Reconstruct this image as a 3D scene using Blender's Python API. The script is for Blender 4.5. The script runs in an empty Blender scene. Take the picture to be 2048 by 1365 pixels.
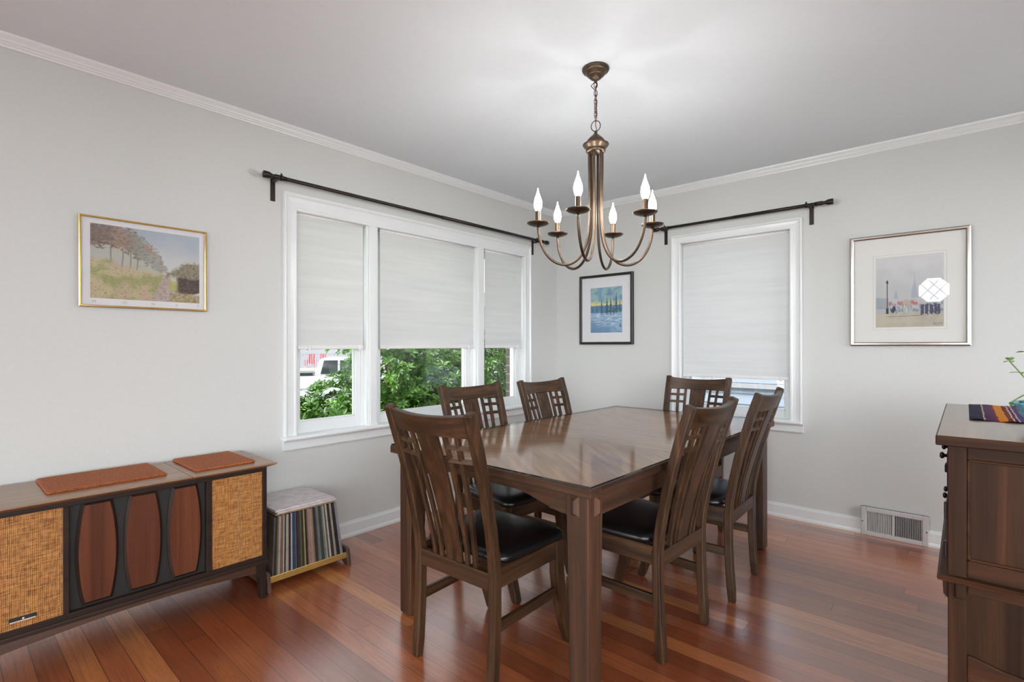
import bpy, bmesh, math, random
from math import sin, cos, pi, radians, sqrt
from mathutils import Vector, Matrix, noise
random.seed(7)
sc = bpy.context.scene
C = sc.collection

# ------------------------------------------------------------------ mesh helpers
class MB:
    """collects shapes; build() links them as ONE mesh object"""
    def __init__(s, T=None): s.v=[]; s.f=[]; s.T=T
    def add(s, pts, faces):
        n=len(s.v)
        for p in pts: s.v.append(tuple(s.T(*p)) if s.T else tuple(p))
        for f in faces: s.f.append([i+n for i in f])
    def box(s,x0,x1,y0,y1,z0,z1):
        s.hexa([(x0,y0,z0),(x1,y0,z0),(x1,y1,z0),(x0,y1,z0),(x0,y0,z1),(x1,y0,z1),(x1,y1,z1),(x0,y1,z1)]); return s
    def hexa(s,p):
        s.add(p,[(0,3,2,1),(4,5,6,7),(0,1,5,4),(1,2,6,5),(2,3,7,6),(3,0,4,7)])
    def loft(s,rings,cap=True,closed=True):
        n=len(rings[0]); pts=[q for r in rings for q in r]; fs=[]
        for i in range(len(rings)-1):
            for k in range(n if closed else n-1):
                a=i*n+k; b=i*n+(k+1)%n
                fs.append((a,b,b+n,a+n))
        if cap and closed:
            fs.append(tuple(range(n-1,-1,-1))); m=(len(rings)-1)*n; fs.append(tuple(range(m,m+n)))
        s.add(pts,fs); return s
    def tube(s,path,r,n=10,cap=True):
        path=[Vector(p) for p in path]; rings=[]; up=None
        for i,p in enumerate(path):
            t=(path[min(i+1,len(path)-1)]-path[max(i-1,0)]).normalized()
            if up is None:
                up=Vector((0,0,1)) if abs(t.z)<.9 else Vector((1,0,0))
            a=t.cross(up).normalized(); b=a.cross(t).normalized(); up=b
            rr=r[i] if isinstance(r,(list,tuple)) else r
            rings.append([p+a*rr*cos(2*pi*k/n)+b*rr*sin(2*pi*k/n) for k in range(n)])
        return s.loft(rings,cap)
    def ringtube(s,path,r,n=8):
        path=[Vector(p) for p in path]; m=len(path); rings=[]
        nrm=(path[1]-path[0]).cross(path[2]-path[0]).normalized()
        for i,p in enumerate(path):
            t=(path[(i+1)%m]-path[i-1]).normalized(); a=t.cross(nrm).normalized()
            rings.append([p+a*r*cos(2*pi*k/n)+nrm*r*sin(2*pi*k/n) for k in range(n)])
        rings.append(rings[0]); return s.loft(rings,False)
    def lathe(s,prof,n=28,c=(0,0,0),axis='z'):
        rings=[]
        for r,z in prof:
            r=max(r,1e-5)
            if axis=='z': rings.append([(c[0]+r*cos(2*pi*k/n),c[1]+r*sin(2*pi*k/n),c[2]+z) for k in range(n)])
            elif axis=='x': rings.append([(c[0]+z,c[1]+r*cos(2*pi*k/n),c[2]+r*sin(2*pi*k/n)) for k in range(n)])
            else: rings.append([(c[0]+r*cos(2*pi*k/n),c[1]+z,c[2]+r*sin(2*pi*k/n)) for k in range(n)])
        return s.loft(rings)
    def prism(s,poly,axis,a,b):
        def P(u,v,w): return {'x':(w,u,v),'y':(u,w,v),'z':(u,v,w)}[axis]
        return s.loft([[P(u,v,a) for u,v in poly],[P(u,v,b) for u,v in poly]])
    def build(s,name,mat,parent=None,smooth=False,bevel=0,seg=2,sub=0):
        me=bpy.data.meshes.new(name); me.from_pydata(s.v,[],s.f); me.update()
        bm=bmesh.new(); bm.from_mesh(me); bmesh.ops.recalc_face_normals(bm,faces=bm.faces); bm.to_mesh(me); bm.free()
        o=bpy.data.objects.new(name,me); C.objects.link(o)
        if mat: me.materials.append(mat)
        if parent: o.parent=parent
        if smooth: me.polygons.foreach_set('use_smooth',[True]*len(me.polygons))
        if bevel:
            b=o.modifiers.new('bevel','BEVEL'); b.width=bevel; b.segments=seg; b.limit_method='ANGLE'; b.angle_limit=radians(35)
        if sub:
            b=o.modifiers.new('sub','SUBSURF'); b.levels=sub; b.render_levels=sub
        return o
def tag(o,label=None,cat=None,group=None,kind=None):
    if label: o['label']=label
    if cat: o['category']=cat
    if group: o['group']=group
    if kind: o['kind']=kind
    return o
def thing(name,label,cat,loc=(0,0,0),rz=0,group=None,kind=None):
    o=bpy.data.objects.new(name,None); C.objects.link(o); o.location=loc; o.rotation_euler=(0,0,rz)
    o.empty_display_size=.05
    return tag(o,label,cat,group,kind)
def children(o): return [c for c in list(C.objects) if c.parent==o]
def copy_tree(o,parent=None):
    c=o.copy(); C.objects.link(c)
    if parent: c.parent=parent
    for ch in children(o): copy_tree(ch,c)
    return c

# ------------------------------------------------------------------ materials
def lin(c):
    return tuple(((x/255)/12.92 if x/255<=.04045 else ((x/255+.055)/1.055)**2.4) for x in c)+(1,)
class N:
    def __init__(s,name):
        s.m=bpy.data.materials.new(name); s.m.use_nodes=True; s.t=s.m.node_tree; s.t.nodes.clear()
        s.out=s.n('ShaderNodeOutputMaterial')
    def n(s,ty,**k):
        o=s.t.nodes.new(ty)
        for a,b in k.items(): setattr(o,a,b)
        return o
    def l(s,a,b): s.t.links.new(a,b)
    def sock(s,inp,v):
        if isinstance(v,(int,float,tuple,list)): inp.default_value=v
        else: s.l(v,inp)
    def math(s,op,a,b=None,c=None):
        o=s.n('ShaderNodeMath',operation=op); s.sock(o.inputs[0],a)
        if b is not None: s.sock(o.inputs[1],b)
        if c is not None: s.sock(o.inputs[2],c)
        return o.outputs[0]
    def comb(s,x,y,z):
        o=s.n('ShaderNodeCombineXYZ'); s.sock(o.inputs[0],x); s.sock(o.inputs[1],y); s.sock(o.inputs[2],z); return o.outputs[0]
    def obj(s): return s.n('ShaderNodeTexCoord').outputs['Object']
    def sep(s,v):
        o=s.n('ShaderNodeSeparateXYZ'); s.l(v,o.inputs[0]); return o.outputs
    def noise(s,v,scale,detail=4,rough=.55,dist=0):
        o=s.n('ShaderNodeTexNoise'); s.l(v,o.inputs['Vector']); o.inputs['Scale'].default_value=scale
        o.inputs['Detail'].default_value=detail; o.inputs['Roughness'].default_value=rough; o.inputs['Distortion'].default_value=dist
        return o.outputs['Fac']
    def ramp(s,f,stops):
        o=s.n('ShaderNodeValToRGB'); s.l(f,o.inputs[0]); e=o.color_ramp.elements
        while len(e)<len(stops): e.new(.5)
        for i,(p,c) in enumerate(stops): e[i].position=p; e[i].color=c
        return o.outputs['Color']
    def mix(s,f,a,b,mode='MIX'):
        o=s.n('ShaderNodeMix',data_type='RGBA',blend_type=mode); s.sock(o.inputs[0],f); s.sock(o.inputs[6],a); s.sock(o.inputs[7],b); return o.outputs[2]
    def bump(s,h,strength=.2,dist=.002):
        o=s.n('ShaderNodeBump'); s.l(h,o.inputs['Height']); o.inputs['Strength'].default_value=strength; o.inputs['Distance'].default_value=dist; return o.outputs[0]
    def bsdf(s,col,rough=.5,metal=0,normal=None,coat=0,coat_r=.1,spec=.5,emit=None,es=0):
        b=s.n('ShaderNodeBsdfPrincipled'); s.sock(b.inputs['Base Color'],col); s.sock(b.inputs['Roughness'],rough)
        b.inputs['Metallic'].default_value=metal; b.inputs['Coat Weight'].default_value=coat; b.inputs['Coat Roughness'].default_value=coat_r
        b.inputs['Specular IOR Level'].default_value=spec
        if normal is not None: s.l(normal,b.inputs['Normal'])
        if emit is not None: b.inputs['Emission Color'].default_value=emit; b.inputs['Emission Strength'].default_value=es
        s.l(b.outputs[0],s.out.inputs[0]); return s.m
def plain(name,rgb,rough=.5,metal=0,coat=0,spec=.5,var=.0,scale=30,bump=0):
    k=N(name); c=lin(rgb); v=k.obj(); nz=k.noise(v,scale,3)
    lo=tuple(x*(1-var) for x in c[:3])+(1,); hi=tuple(min(1,x*(1+var)) for x in c[:3])+(1,)
    col=k.ramp(nz,[(.3,lo),(.7,hi)])
    return k.bsdf(col,rough,metal,k.bump(nz,bump,.002) if bump else None,coat,.1,spec)
def wood(name,dark,mid,light,axis='z',freq=34,rough=.38,coat=.25,coat_r=.15,fine=.5,dist=1.0,spec=.5):
    k=N(name); v=k.obj(); oi=k.n('ShaderNodeObjectInfo').outputs['Random']
    x,y,z=k.sep(v); off=k.math('MULTIPLY',oi,37.0)
    sc_={'x':(.035,1,1),'y':(1,.035,1),'z':(1,1,.035)}[axis]
    vv=k.comb(k.math('MULTIPLY_ADD',x,sc_[0],off),k.math('MULTIPLY_ADD',y,sc_[1],off),k.math('MULTIPLY_ADD',z,sc_[2],off))
    g=k.noise(vv,freq,5,.6,dist); f=k.noise(vv,freq*6,3,.7,0)
    col=k.ramp(g,[(.30,lin(dark)),(.5,lin(mid)),(.72,lin(light))])
    col=k.mix(k.math('MULTIPLY',k.math('GREATER_THAN',f,.56),fine*.5),col,lin(dark))
    return k.bsdf(col,rough,0,k.bump(f,.08,.001),coat,coat_r,spec)
def thin_glass(name,tint=(1,1,1,1),rough=0.0,gain=1.0):
    k=N(name); tr=k.n('ShaderNodeBsdfTransparent'); tr.inputs[0].default_value=tint
    gl=k.n('ShaderNodeBsdfGlossy'); gl.inputs['Roughness'].default_value=rough
    lw=k.n('ShaderNodeLayerWeight'); lw.inputs[0].default_value=.5
    f=k.math('MULTIPLY_ADD',k.math('POWER',lw.outputs['Facing'],5.0),.96,.04)
    mx=k.n('ShaderNodeMixShader'); k.l(k.math('MULTIPLY',f,gain),mx.inputs[0]); k.l(tr.outputs[0],mx.inputs[1]); k.l(gl.outputs[0],mx.inputs[2]); k.l(mx.outputs[0],k.out.inputs[0])
    return k.m

M={}
M['wall']=plain('wall_paint',(202,204,202),.75,spec=.25,var=.015,scale=60,bump=.04)
M['ceil']=plain('ceiling_paint',(225,233,239),.9,spec=.1,var=.01,scale=40)
M['trim']=plain('white_gloss_paint',(223,227,228),.3,spec=.5,var=.01,scale=40)
M['glass']=thin_glass('window_glass')
M['picglass']=thin_glass('picture_glass')
M['tableglass']=thin_glass('table_glass',(.99,.99,.985,1),.10,.72)
M['glassedge']=plain('polished_glass_edge',(38,42,41),.08,.0,.5)
M['bronze']=plain('dark_bronze',(52,46,42),.35,.7,var=.1)
M['lampmetal']=plain('brushed_bronze',(90,76,63),.38,.9,var=.12,scale=60)
M['chainmetal']=plain('copper_chain',(96,66,50),.35,.9,var=.1)
M['leather']=plain('black_leather',(16,16,17),.3,0,0,.55,var=.3,scale=260,bump=.12)
M['black']=plain('black_lacquer',(22,21,21),.4,var=.1)
M['chairz']=wood('chair_wood_upright',(36,24,15),(62,42,27),(90,62,40),'z',44,.38,.10,.2,.5,.25,spec=.3)
M['chairx']=wood('chair_wood_cross',(36,24,15),(62,42,27),(90,62,40),'x',44,.38,.10,.2,.5,.25,spec=.3)
M['chairy']=wood('chair_wood_rail',(36,24,15),(62,42,27),(90,62,40),'y',44,.38,.10,.2,.5,.25,spec=.3)
M['tablez']=wood('table_leg_wood',(42,29,22),(70,49,37),(104,68,43),'z',16,.42,.1,.2,.6,1.8,spec=.3)
M['tablex']=wood('table_apron_wood',(42,28,20),(68,46,33),(96,63,42),'x',16,.42,.1,.2,.6,2.0,spec=.3)
M['tabley']=wood('table_side_wood',(42,28,20),(66,44,32),(92,60,41),'y',16,.42,.1,.2,.6,1.6,spec=.3)
M['sidez']=wood('sideboard_wood_upright',(34,20,12),(56,35,22),(82,52,32),'z',14,.5,.0,.25,.4,1.2,spec=.16)
M['sidex']=wood('sideboard_wood_cross',(36,21,13),(62,38,24),(88,55,34),'x',14,.5,.0,.25,.4,1.2,spec=.16)
M['sidetop']=wood('sideboard_top_sheen_wood',(86,64,46),(112,84,62),(128,98,72),'y',14,.3,.5,.12,.25,1.0)
M['condark']=wood('console_dark_walnut',(28,19,14),(42,29,23),(56,39,30),'y',16,.5,.0,.25,.4,spec=.28)
M['condarkz']=wood('console_dark_upright',(28,19,14),(42,29,23),(56,39,30),'z',16,.5,.0,.25,.4,spec=.28)
M['conapron']=wood('console_apron_walnut',(46,28,20),(70,44,31),(88,56,38),'y',16,.42,.2,.25,.4)
M['contop']=wood('console_top_sheen_walnut',(112,84,62),(140,108,82),(158,124,96),'y',16,.36,.3,.2,.35)  # lids paler than the body; top sheen painted into the walnut colour
M['conov']=wood('console_panel_walnut',(70,36,21),(92,50,31),(110,64,41),'z',16,.5,.0,.25,.3,.6,spec=.25)
M['conback']=plain('console_recess',(28,28,25),.6,var=.1)
M['rackwood']=wood('rack_walnut',(60,42,34),(84,60,48),(100,74,60),'z',20,.45,.1,.25,.3)
M['brass']=plain('polished_brass',(238,212,128),.3,.85,var=.05)
M['goldframe']=plain('gold_frame_metal',(226,186,112),.16,1,var=.04)
M['silver']=plain('silver_frame_metal',(190,182,172),.22,1,var=.04)
M['paper']=plain('mat_board',(226,226,230),.8,var=.01,spec=.2)
M['paperw']=plain('warm_mat_board',(228,228,224),.8,var=.01,spec=.2)
M['vent']=plain('vent_enamel',(196,196,196),.45,var=.02)
M['ventdark']=plain('vent_cavity',(70,70,68),.8)
M['plastic']=plain('white_plastic',(226,226,226),.4)
M['knob']=plain('dark_knob',(38,30,36),.28,.3)
M['stone']=plain('brick_dark',(74,66,60),.9,var=.3,scale=20)

def m_floor():
    k=N('fir_floor'); v=k.obj(); x,y,z=k.sep(v)
    W=.083
    r=k.math('DIVIDE',y,W); row=k.math('FLOOR',r); fr=k.math('FRACT',r)
    wn=k.n('ShaderNodeTexWhiteNoise',noise_dimensions='1D'); k.l(row,wn.inputs['W'])
    xx=k.math('MULTIPLY_ADD',wn.outputs['Value'],9.0,k.math('DIVIDE',x,1.55)); idx=k.math('FLOOR',xx); fx=k.math('FRACT',xx)
    w2=k.n('ShaderNodeTexWhiteNoise',noise_dimensions='2D'); k.l(k.comb(row,idx,0),w2.inputs['Vector']); rnd=w2.outputs['Value']
    base=k.ramp(rnd,[(0,lin((132,64,36))),(.35,lin((158,82,47))),(.75,lin((180,102,60))),(1,lin((206,132,78)))])
    vv=k.comb(k.math('MULTIPLY_ADD',x,.05,k.math('MULTIPLY',rnd,31)),k.math('ADD',y,k.math('MULTIPLY',rnd,17)),rnd)
    g=k.noise(vv,40,6,.66,2.2)
    col=k.mix(k.math('MULTIPLY',k.math('SUBTRACT',g,.40),1.9),base,lin((94,41,22)),'MIX')
    big=k.noise(v,1.1,2); col=k.mix(k.math('MULTIPLY',k.math('SUBTRACT',big,.45),.35),col,lin((176,118,88)))
    e=k.math('MINIMUM',fr,k.math('SUBTRACT',1.0,fr)); seam=k.math('LESS_THAN',e,.016)
    e2=k.math('LESS_THAN',k.math('MINIMUM',fx,k.math('SUBTRACT',1.0,fx)),.0012)
    s=k.math('MAXIMUM',seam,e2)
    col=k.mix(k.math('MULTIPLY',s,.75),col,lin((34,15,10)))
    rg=k.math('MULTIPLY_ADD',g,.16,.22)
    h=k.math('SUBTRACT',k.math('MULTIPLY',g,.35),s)
    m=k.bsdf(col,rg,0,k.bump(h,.12,.0015),1.0,.2,.6)
    [q for q in k.t.nodes if q.type=='BSDF_PRINCIPLED'][0].inputs['Coat IOR'].default_value=2.0
    return m
M['floor']=m_floor()
def m_tabletop():
    k=N('table_veneer'); v=k.obj(); x,y,z=k.sep(v)
    ax=k.math('ABSOLUTE',x); ay=k.math('ABSOLUTE',y)
    # mirrored diagonal veneer in each quarter of the end leaves, straight cross grain in the middle leaf
    u=k.math('ADD',k.math('MULTIPLY',ax,.80),k.math('MULTIPLY',ay,.60)); w=k.math('SUBTRACT',k.math('MULTIPLY',ax,.60),k.math('MULTIPLY',ay,.80))
    g=k.noise(k.comb(k.math('MULTIPLY',u,.07),w,0),30,5,.6,.8)
    g2=k.noise(k.comb(k.math('MULTIPLY',x,.07),y,0),30,5,.6,.8)
    mid=k.math('LESS_THAN',k.math('ABSOLUTE',k.math('ADD',y,.07)),.213)
    gg=k.math('ADD',k.math('MULTIPLY',g,k.math('SUBTRACT',1.0,mid)),k.math('MULTIPLY',g2,mid))
    col=k.ramp(gg,[(.30,lin((128,84,52))),(.5,lin((170,120,78))),(.70,lin((208,158,110)))])
    s1=k.math('LESS_THAN',k.math('ABSOLUTE',k.math('SUBTRACT',k.math('ABSOLUTE',k.math('ADD',y,.07)),.213)),.0026)
    col=k.mix(s1,col,lin((50,32,22)))
    return k.bsdf(col,.35,0,None,.2,.2,.5)
M['tabletop']=m_tabletop()
def m_cane():
    k=N('woven_cane'); v=k.obj(); x,y,z=k.sep(v)
    P=.0105
    a=k.math('SINE',k.math('MULTIPLY',y,2*pi/P)); b=k.math('SINE',k.math('MULTIPLY',z,2*pi/P))
    # basket weave: alternate over / under
    row=k.math('FLOOR',k.math('MULTIPLY',z,2/P)); col_=k.math('FLOOR',k.math('MULTIPLY',y,2/P))
    ch=k.math('ABSOLUTE',k.math('MODULO',k.math('ADD',row,col_),2.0))
    h=k.math('ADD',k.math('MULTIPLY',k.math('ABSOLUTE',a),ch),k.math('MULTIPLY',k.math('ABSOLUTE',b),k.math('SUBTRACT',1.0,ch)))
    nz=k.noise(k.comb(0.0,k.math('MULTIPLY',y,1.0),k.math('MULTIPLY',z,.12)),220,2); nz2=k.noise(k.comb(0.0,k.math('MULTIPLY',y,.12),z),160,2)
    hh=k.math('ADD',k.math('MULTIPLY',h,.75),k.math('MULTIPLY',k.math('SUBTRACT',k.math('ADD',nz,nz2),1.0),.9))
    c=k.ramp(hh,[(.16,lin((64,36,15))),(.42,lin((156,104,52))),(.8,lin((204,150,88)))])
    return k.bsdf(c,.6,0,k.bump(h,.4,.002),0,.1,.3)
M['cane']=m_cane()
def m_rush():
    k=N('woven_rush'); v=k.obj(); x,y,z=k.sep(v)
    a=k.math('SINE',k.math('MULTIPLY',x,2*pi/.0052)); b=k.math('SINE',k.math('MULTIPLY',y,2*pi/.0075))
    n=k.noise(v,90,5,.75); h=k.math('ADD',k.math('MULTIPLY',k.math('ADD',a,b),.09),n)
    c=k.ramp(h,[(.25,lin((104,52,24))),(.5,lin((152,82,42))),(.8,lin((184,112,64)))])
    return k.bsdf(c,.7,0,k.bump(h,.6,.003),0,.1,.3)
M['rush']=m_rush()
def m_shade():
    k=N('shade_fabric'); v=k.obj(); x,y,z=k.sep(v)
    n=k.noise(k.comb(k.math('MULTIPLY',x,.3),k.math('MULTIPLY',y,.3),k.math('MULTIPLY',z,6)),5,4,.6); f=k.noise(v,260,2)
    c=k.ramp(k.math('ADD',k.math('MULTIPLY',n,.7),k.math('MULTIPLY',f,.3)),[(.3,lin((226,228,228))),(.7,lin((239,240,240)))])
    d=k.n('ShaderNodeBsdfDiffuse'); k.l(c,d.inputs[0]); t=k.n('ShaderNodeBsdfTranslucent'); k.l(c,t.inputs[0])
    m=k.n('ShaderNodeMixShader'); m.inputs[0].default_value=.34; k.l(d.outputs[0],m.inputs[1]); k.l(t.outputs[0],m.inputs[2]); k.l(m.outputs[0],k.out.inputs[0])
    return k.m
M['shade']=m_shade()
def m_bulb():
    k=N('lit_bulb'); e=k.n('ShaderNodeEmission'); e.inputs[0].default_value=(1,.975,.95,1); e.inputs[1].default_value=BULB; k.l(e.outputs[0],k.out.inputs[0]); return k.m
BULB=135
M['bulb']=m_bulb()
def m_leaf(name,a,b,c_):
    k=N(name); v=k.obj(); n=k.noise(v,9,3); n2=k.noise(v,60,1)
    col=k.ramp(k.math('ADD',k.math('MULTIPLY',n,.5),k.math('MULTIPLY',n2,.5)),[(.35,lin(a)),(.5,lin(b)),(.66,lin(c_))])
    p=k.n('ShaderNodeBsdfPrincipled'); k.l(col,p.inputs['Base Color']); p.inputs['Roughness'].default_value=.38
    t=k.n('ShaderNodeBsdfTranslucent'); k.l(col,t.inputs[0])
    m=k.n('ShaderNodeMixShader'); m.inputs[0].default_value=.3; k.l(p.outputs[0],m.inputs[1]); k.l(t.outputs[0],m.inputs[2]); k.l(m.outputs[0],k.out.inputs[0]); return k.m
M['leaf']=m_leaf('rhododendron_leaf',(30,62,16),(58,102,26),(104,148,44))
M['leaf2']=m_leaf('tree_leaf',(70,112,40),(108,150,62),(150,184,92))
M['plantleaf']=m_leaf('houseplant_leaf',(96,140,70),(130,172,92),(164,198,120))
M['bark']=plain('bark',(74,60,46),.9,var=.3,scale=30)
M['grass']=plain('lawn_grass',(96,140,58),.9,var=.35,scale=14)
M['road']=plain('asphalt',(110,110,110),.9,var=.1)
M['siding']=plain('greyed_white_siding',(128,130,134),.6,var=.02)  # white boards set to grey to hold back the overexposed daylight
M['siding2']=plain('grey_blue_siding',(120,130,143),.6,var=.02)  # set darker than the boards are, to offset bright daylight
M['roof']=plain('roof_shingle',(96,92,90),.9,var=.2,scale=8)
M['truck']=plain('greyed_white_car_paint',(132,135,140),.2,coat=.6)  # white truck given a grey tone to offset strong daylight
M['cardark']=plain('tinted_glass',(24,28,34),.08)
M['rubber']=plain('tyre_rubber',(26,26,26),.8)
M['redpaint']=plain('red_paint',(196,40,52),.4)
M['bluepaint']=plain('blue_plastic',(70,88,120),.5)
M['porch']=plain('porch_boards',(150,146,140),.7)
def m_pot():
    k=N('blue_glaze'); v=k.obj(); n=k.noise(v,22,2,.5,.6); n2=k.noise(v,60,3)
    spots=k.math('GREATER_THAN',n,.61)
    c=k.mix(spots,k.ramp(n2,[(.3,lin((70,150,186))),(.7,lin((116,186,214)))]),lin((236,196,70)))
    return k.bsdf(c,.15,0,None,.6,.05,.5)
M['pot']=m_pot()
def m_attr(name,rough=.75):
    k=N(name); a=k.n('ShaderNodeVertexColor'); a.layer_name='paint'; return k.bsdf(a.outputs[0],rough,0,None,0,.1,.2)
M['art']=m_attr('printed_picture')
def m_textile():
    k=N('striped_textile'); v=k.obj(); x,y,z=k.sep(v)
    w=k.noise(v,30,2); xx=k.math('MULTIPLY_ADD',w,.012,x)
    n=k.n('ShaderNodeValToRGB'); k.l(k.math('DIVIDE',xx,.26),n.inputs[0]); n.color_ramp.interpolation='CONSTANT'
    stops=[(0,(44,46,70)),(.13,(40,42,72)),(.165,(206,180,150)),(.18,(84,52,92)),(.25,(96,52,88)),(.29,(122,48,66)),(.31,(230,146,44)),(.40,(126,56,50)),(.45,(222,200,180)),(.465,(84,44,74)),(.50,(216,190,170)),(.515,(76,70,138)),(.56,(108,70,84)),(.62,(70,60,120)),(.66,(120,74,84)),(.72,(64,66,140)),(.77,(210,190,180)),(.79,(92,50,80)),(.85,(216,140,50)),(.93,(50,46,84))]
    e=n.color_ramp.elements
    while len(e)<len(stops): e.new(.5)
    for i,(p,c) in enumerate(stops): e[i].position=p; e[i].color=lin(c)
    f=k.noise(v,400,2)
    c=k.mix(k.math('MULTIPLY',f,.35),n.outputs[0],lin((40,24,40)))
    return k.bsdf(c,.85,0,k.bump(f,.3,.001),0,.1,.2)
M['textile']=m_textile()

# ------------------------------------------------------------------ camera
F=1027.4; YAW=radians(41.46); CAM=Vector((2.8883,-3.9051,1.1897))
cd=bpy.data.cameras.new('camera'); cam=bpy.data.objects.new('camera',cd); C.objects.link(cam); sc.camera=cam
cd.sensor_width=36; cd.sensor_fit='HORIZONTAL'; cd.lens=F*36/2048
cd.shift_y=(691.28-682.5)/2048; cd.clip_start=.05; cd.clip_end=300
cam.location=CAM; cam.rotation_euler=(radians(90),radians(.083),YAW)

# ------------------------------------------------------------------ room shell
H=2.44; XE=4.6; YS=-6.6
Tl=lambda u,d,z:(d,u,z)          # on the left wall: u = along, d = out of the wall into the room
Tr=lambda u,d,z:(u,-d,z)         # on the right wall
def struct(mb,name,mat,**k): return tag(mb.build(name,mat,**k),kind='structure')
struct(MB().box(-.16,XE+.16,YS-.16,.16,-.12,0),'floor',M['floor'])
struct(MB().box(-.16,XE+1.4,YS-1.6,.16,H,H+.15),'ceiling',M['ceil'])  # slab runs past the walls as an added overhang to block sun
def wall_with_hole(T,u0,u1,holes,z1=H,t=.16,zb=-.12):
    m=MB(T); cur=u0
    for a,b,lo,hi in sorted(holes):
        m.box(cur,a,-t,0,zb,z1)
        if lo>zb: m.box(a,b,-t,0,zb,lo)
        if hi<z1: m.box(a,b,-t,0,hi,z1)
        cur=b
    m.box(cur,u1,-t,0,zb,z1); return m
W1=(-2.526,-.473,.640,1.972); W2=(1.201,1.997,.640,1.996)
struct(wall_with_hole(Tl,YS,.16,[W1]),'wall_left',M['wall'])
struct(wall_with_hole(Tr,0,XE,[W2]),'wall_right',M['wall'])
# walls behind the camera; wide openings added, unseen, to let daylight in
Tb=lambda u,d,z:(u,YS+d,z)
mb=wall_with_hole(Tb,0,XE,[(.12,1.37,.45,2.3),(3.02,4.5,-.02,2.3),(2.30,2.72,1.86,2.26)])
for sx in (-1,1):                      # splay the four corners of the octagonal opening
    for sz in (-1,1):
        cx,cz=2.51,2.06; r=.21; k=.088
        mb.prism([(cx+sx*r,cz+sz*r),(cx+sx*(r-2*k*.7),cz+sz*r),(cx+sx*r,cz+sz*(r-2*k*.7))],'y',-.16,0)
struct(mb,'wall_back',M['wall'])
Te=lambda u,d,z:(XE-d,u,z)
struct(wall_with_hole(Te,YS,0,[(-6.2,-2.86,.72,2.25),(-1.42,-.35,.55,2.15)]),'wall_side',M['wall'])  # openings added out of view to admit more daylight
# octagonal window in the back wall
w3=tag(MB().build('window_3',None),kind='structure') if False else None
oc=[(2.51+.205*cos(radians(22.5+45*i))*1.05,2.06+.205*sin(radians(22.5+45*i))*1.05) for i in range(8)]
ocm=MB()
for i in range(8):
    a=oc[i]; b=oc[(i+1)%8]; ocm.tube([(a[0],YS-.05,a[1]),(b[0],YS-.05,b[1])],.013,6)
w3=struct(ocm,'window_3',M['trim'])
mun=MB()
for s in (-1,1):
    for o_ in (-.075,.075):
        mun.tube([(2.51-.13+o_,YS-.05,2.06-s*.15),(2.51+.13+o_,YS-.05,2.06+s*.15)],.006,6)
mun.build('muntin',M['trim'],w3)

# crown, baseboards
def run(T,u0,u1,prof,name):      # prof (d,z)
    m=MB(T); m.loft([[(u0,d,z) for d,z in prof],[(u1,d,z) for d,z in prof]]); return struct(m,name,M['trim'])
CR=[(0,H-.052),(.006,H-.052),(.008,H-.045),(.013,H-.040),(.013,H-.034),(.018,H-.030),(.020,H-.024),(.030,H-.010),(.032,H),(0,H)]
run(Tl,YS,0,CR,'trim_1'); run(Tr,.0,XE,CR,'trim_2')
BB=[(0,0),(.022,0),(.022,.012),(.016,.022),(.014,.024),(.014,.078),(.010,.082),(.008,.094),(0,.094)]
run(Tl,YS,0,BB,'baseboard_left'); run(Tr,0,2.392,BB,'baseboard_right'); run(Tr,2.724,XE,BB,'baseboard_right_far')

# ------------------------------------------------------------------ windows
def casing_profile(w):
    return [(0,0),(0,.027),(.010,.028),(.014,.024),(.018,.019),(w*.5,.016),(w-.018,.016),(w-.014,.020),(w-.004,.020),(w,.016),(w,0)]
def casing(T,uo0,uo1,ui0,ui1,zo,zi,zb):
    """mitred casing on three sides"""
    m=MB(T); prof=casing_profile(1.0)
    w=ui0-uo0; P=casing_profile(w); wt=zo-zi; Pt=[(a*wt/w,d) for a,d in P]
    m.loft([[(uo0+a,d,zb) for a,d in P],[(uo0+a,d,zo-t) for (a,d),(t,_) in zip(P,Pt)]])
    w2=uo1-ui1; P2=[(a*w2/w,d) for a,d in P]
    m.loft([[(uo1-a,d,zb) for a,d in P2],[(uo1-a,d,zo-t) for (a,d),(t,_) in zip(P2,Pt)]])
    m.loft([[(uo0+a,d,zo-t) for (a,d),(t,_) in zip(P,Pt)],[(uo1-a,d,zo-t) for (a,d),(t,_) in zip(P2,Pt)]])
    return m
def sash(T,u0,u1,z0,z1,d,st=.05,br=.07,tr=.05,th=.035):
    m=MB(T)
    m.box(u0,u0+st,d-th,d,z0,z1); m.box(u1-st,u1,d-th,d,z0,z1)
    m.box(u0+st,u1-st,d-th,d,z0,z0+br); m.box(u0+st,u1-st,d-th,d,z1-tr,z1)
    b=.008  # glazing bead
    m.box(u0+st,u0+st+b,d-th*.8,d-.012,z0+br,z1-tr); m.box(u1-st-b,u1-st,d-th*.8,d-.012,z0+br,z1-tr)
    m.box(u0+st,u1-st,d-th*.8,d-.012,z0+br,z0+br+b)
    return m,(u0+st,u1-st,d-th*.6,z0+br,z1-tr)
def pane(T,g,parent):
    MB(T).box(g[0],g[1],g[2]-.002,g[2]+.002,g[3],g[4]).build('pane',M['glass'],parent)
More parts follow.
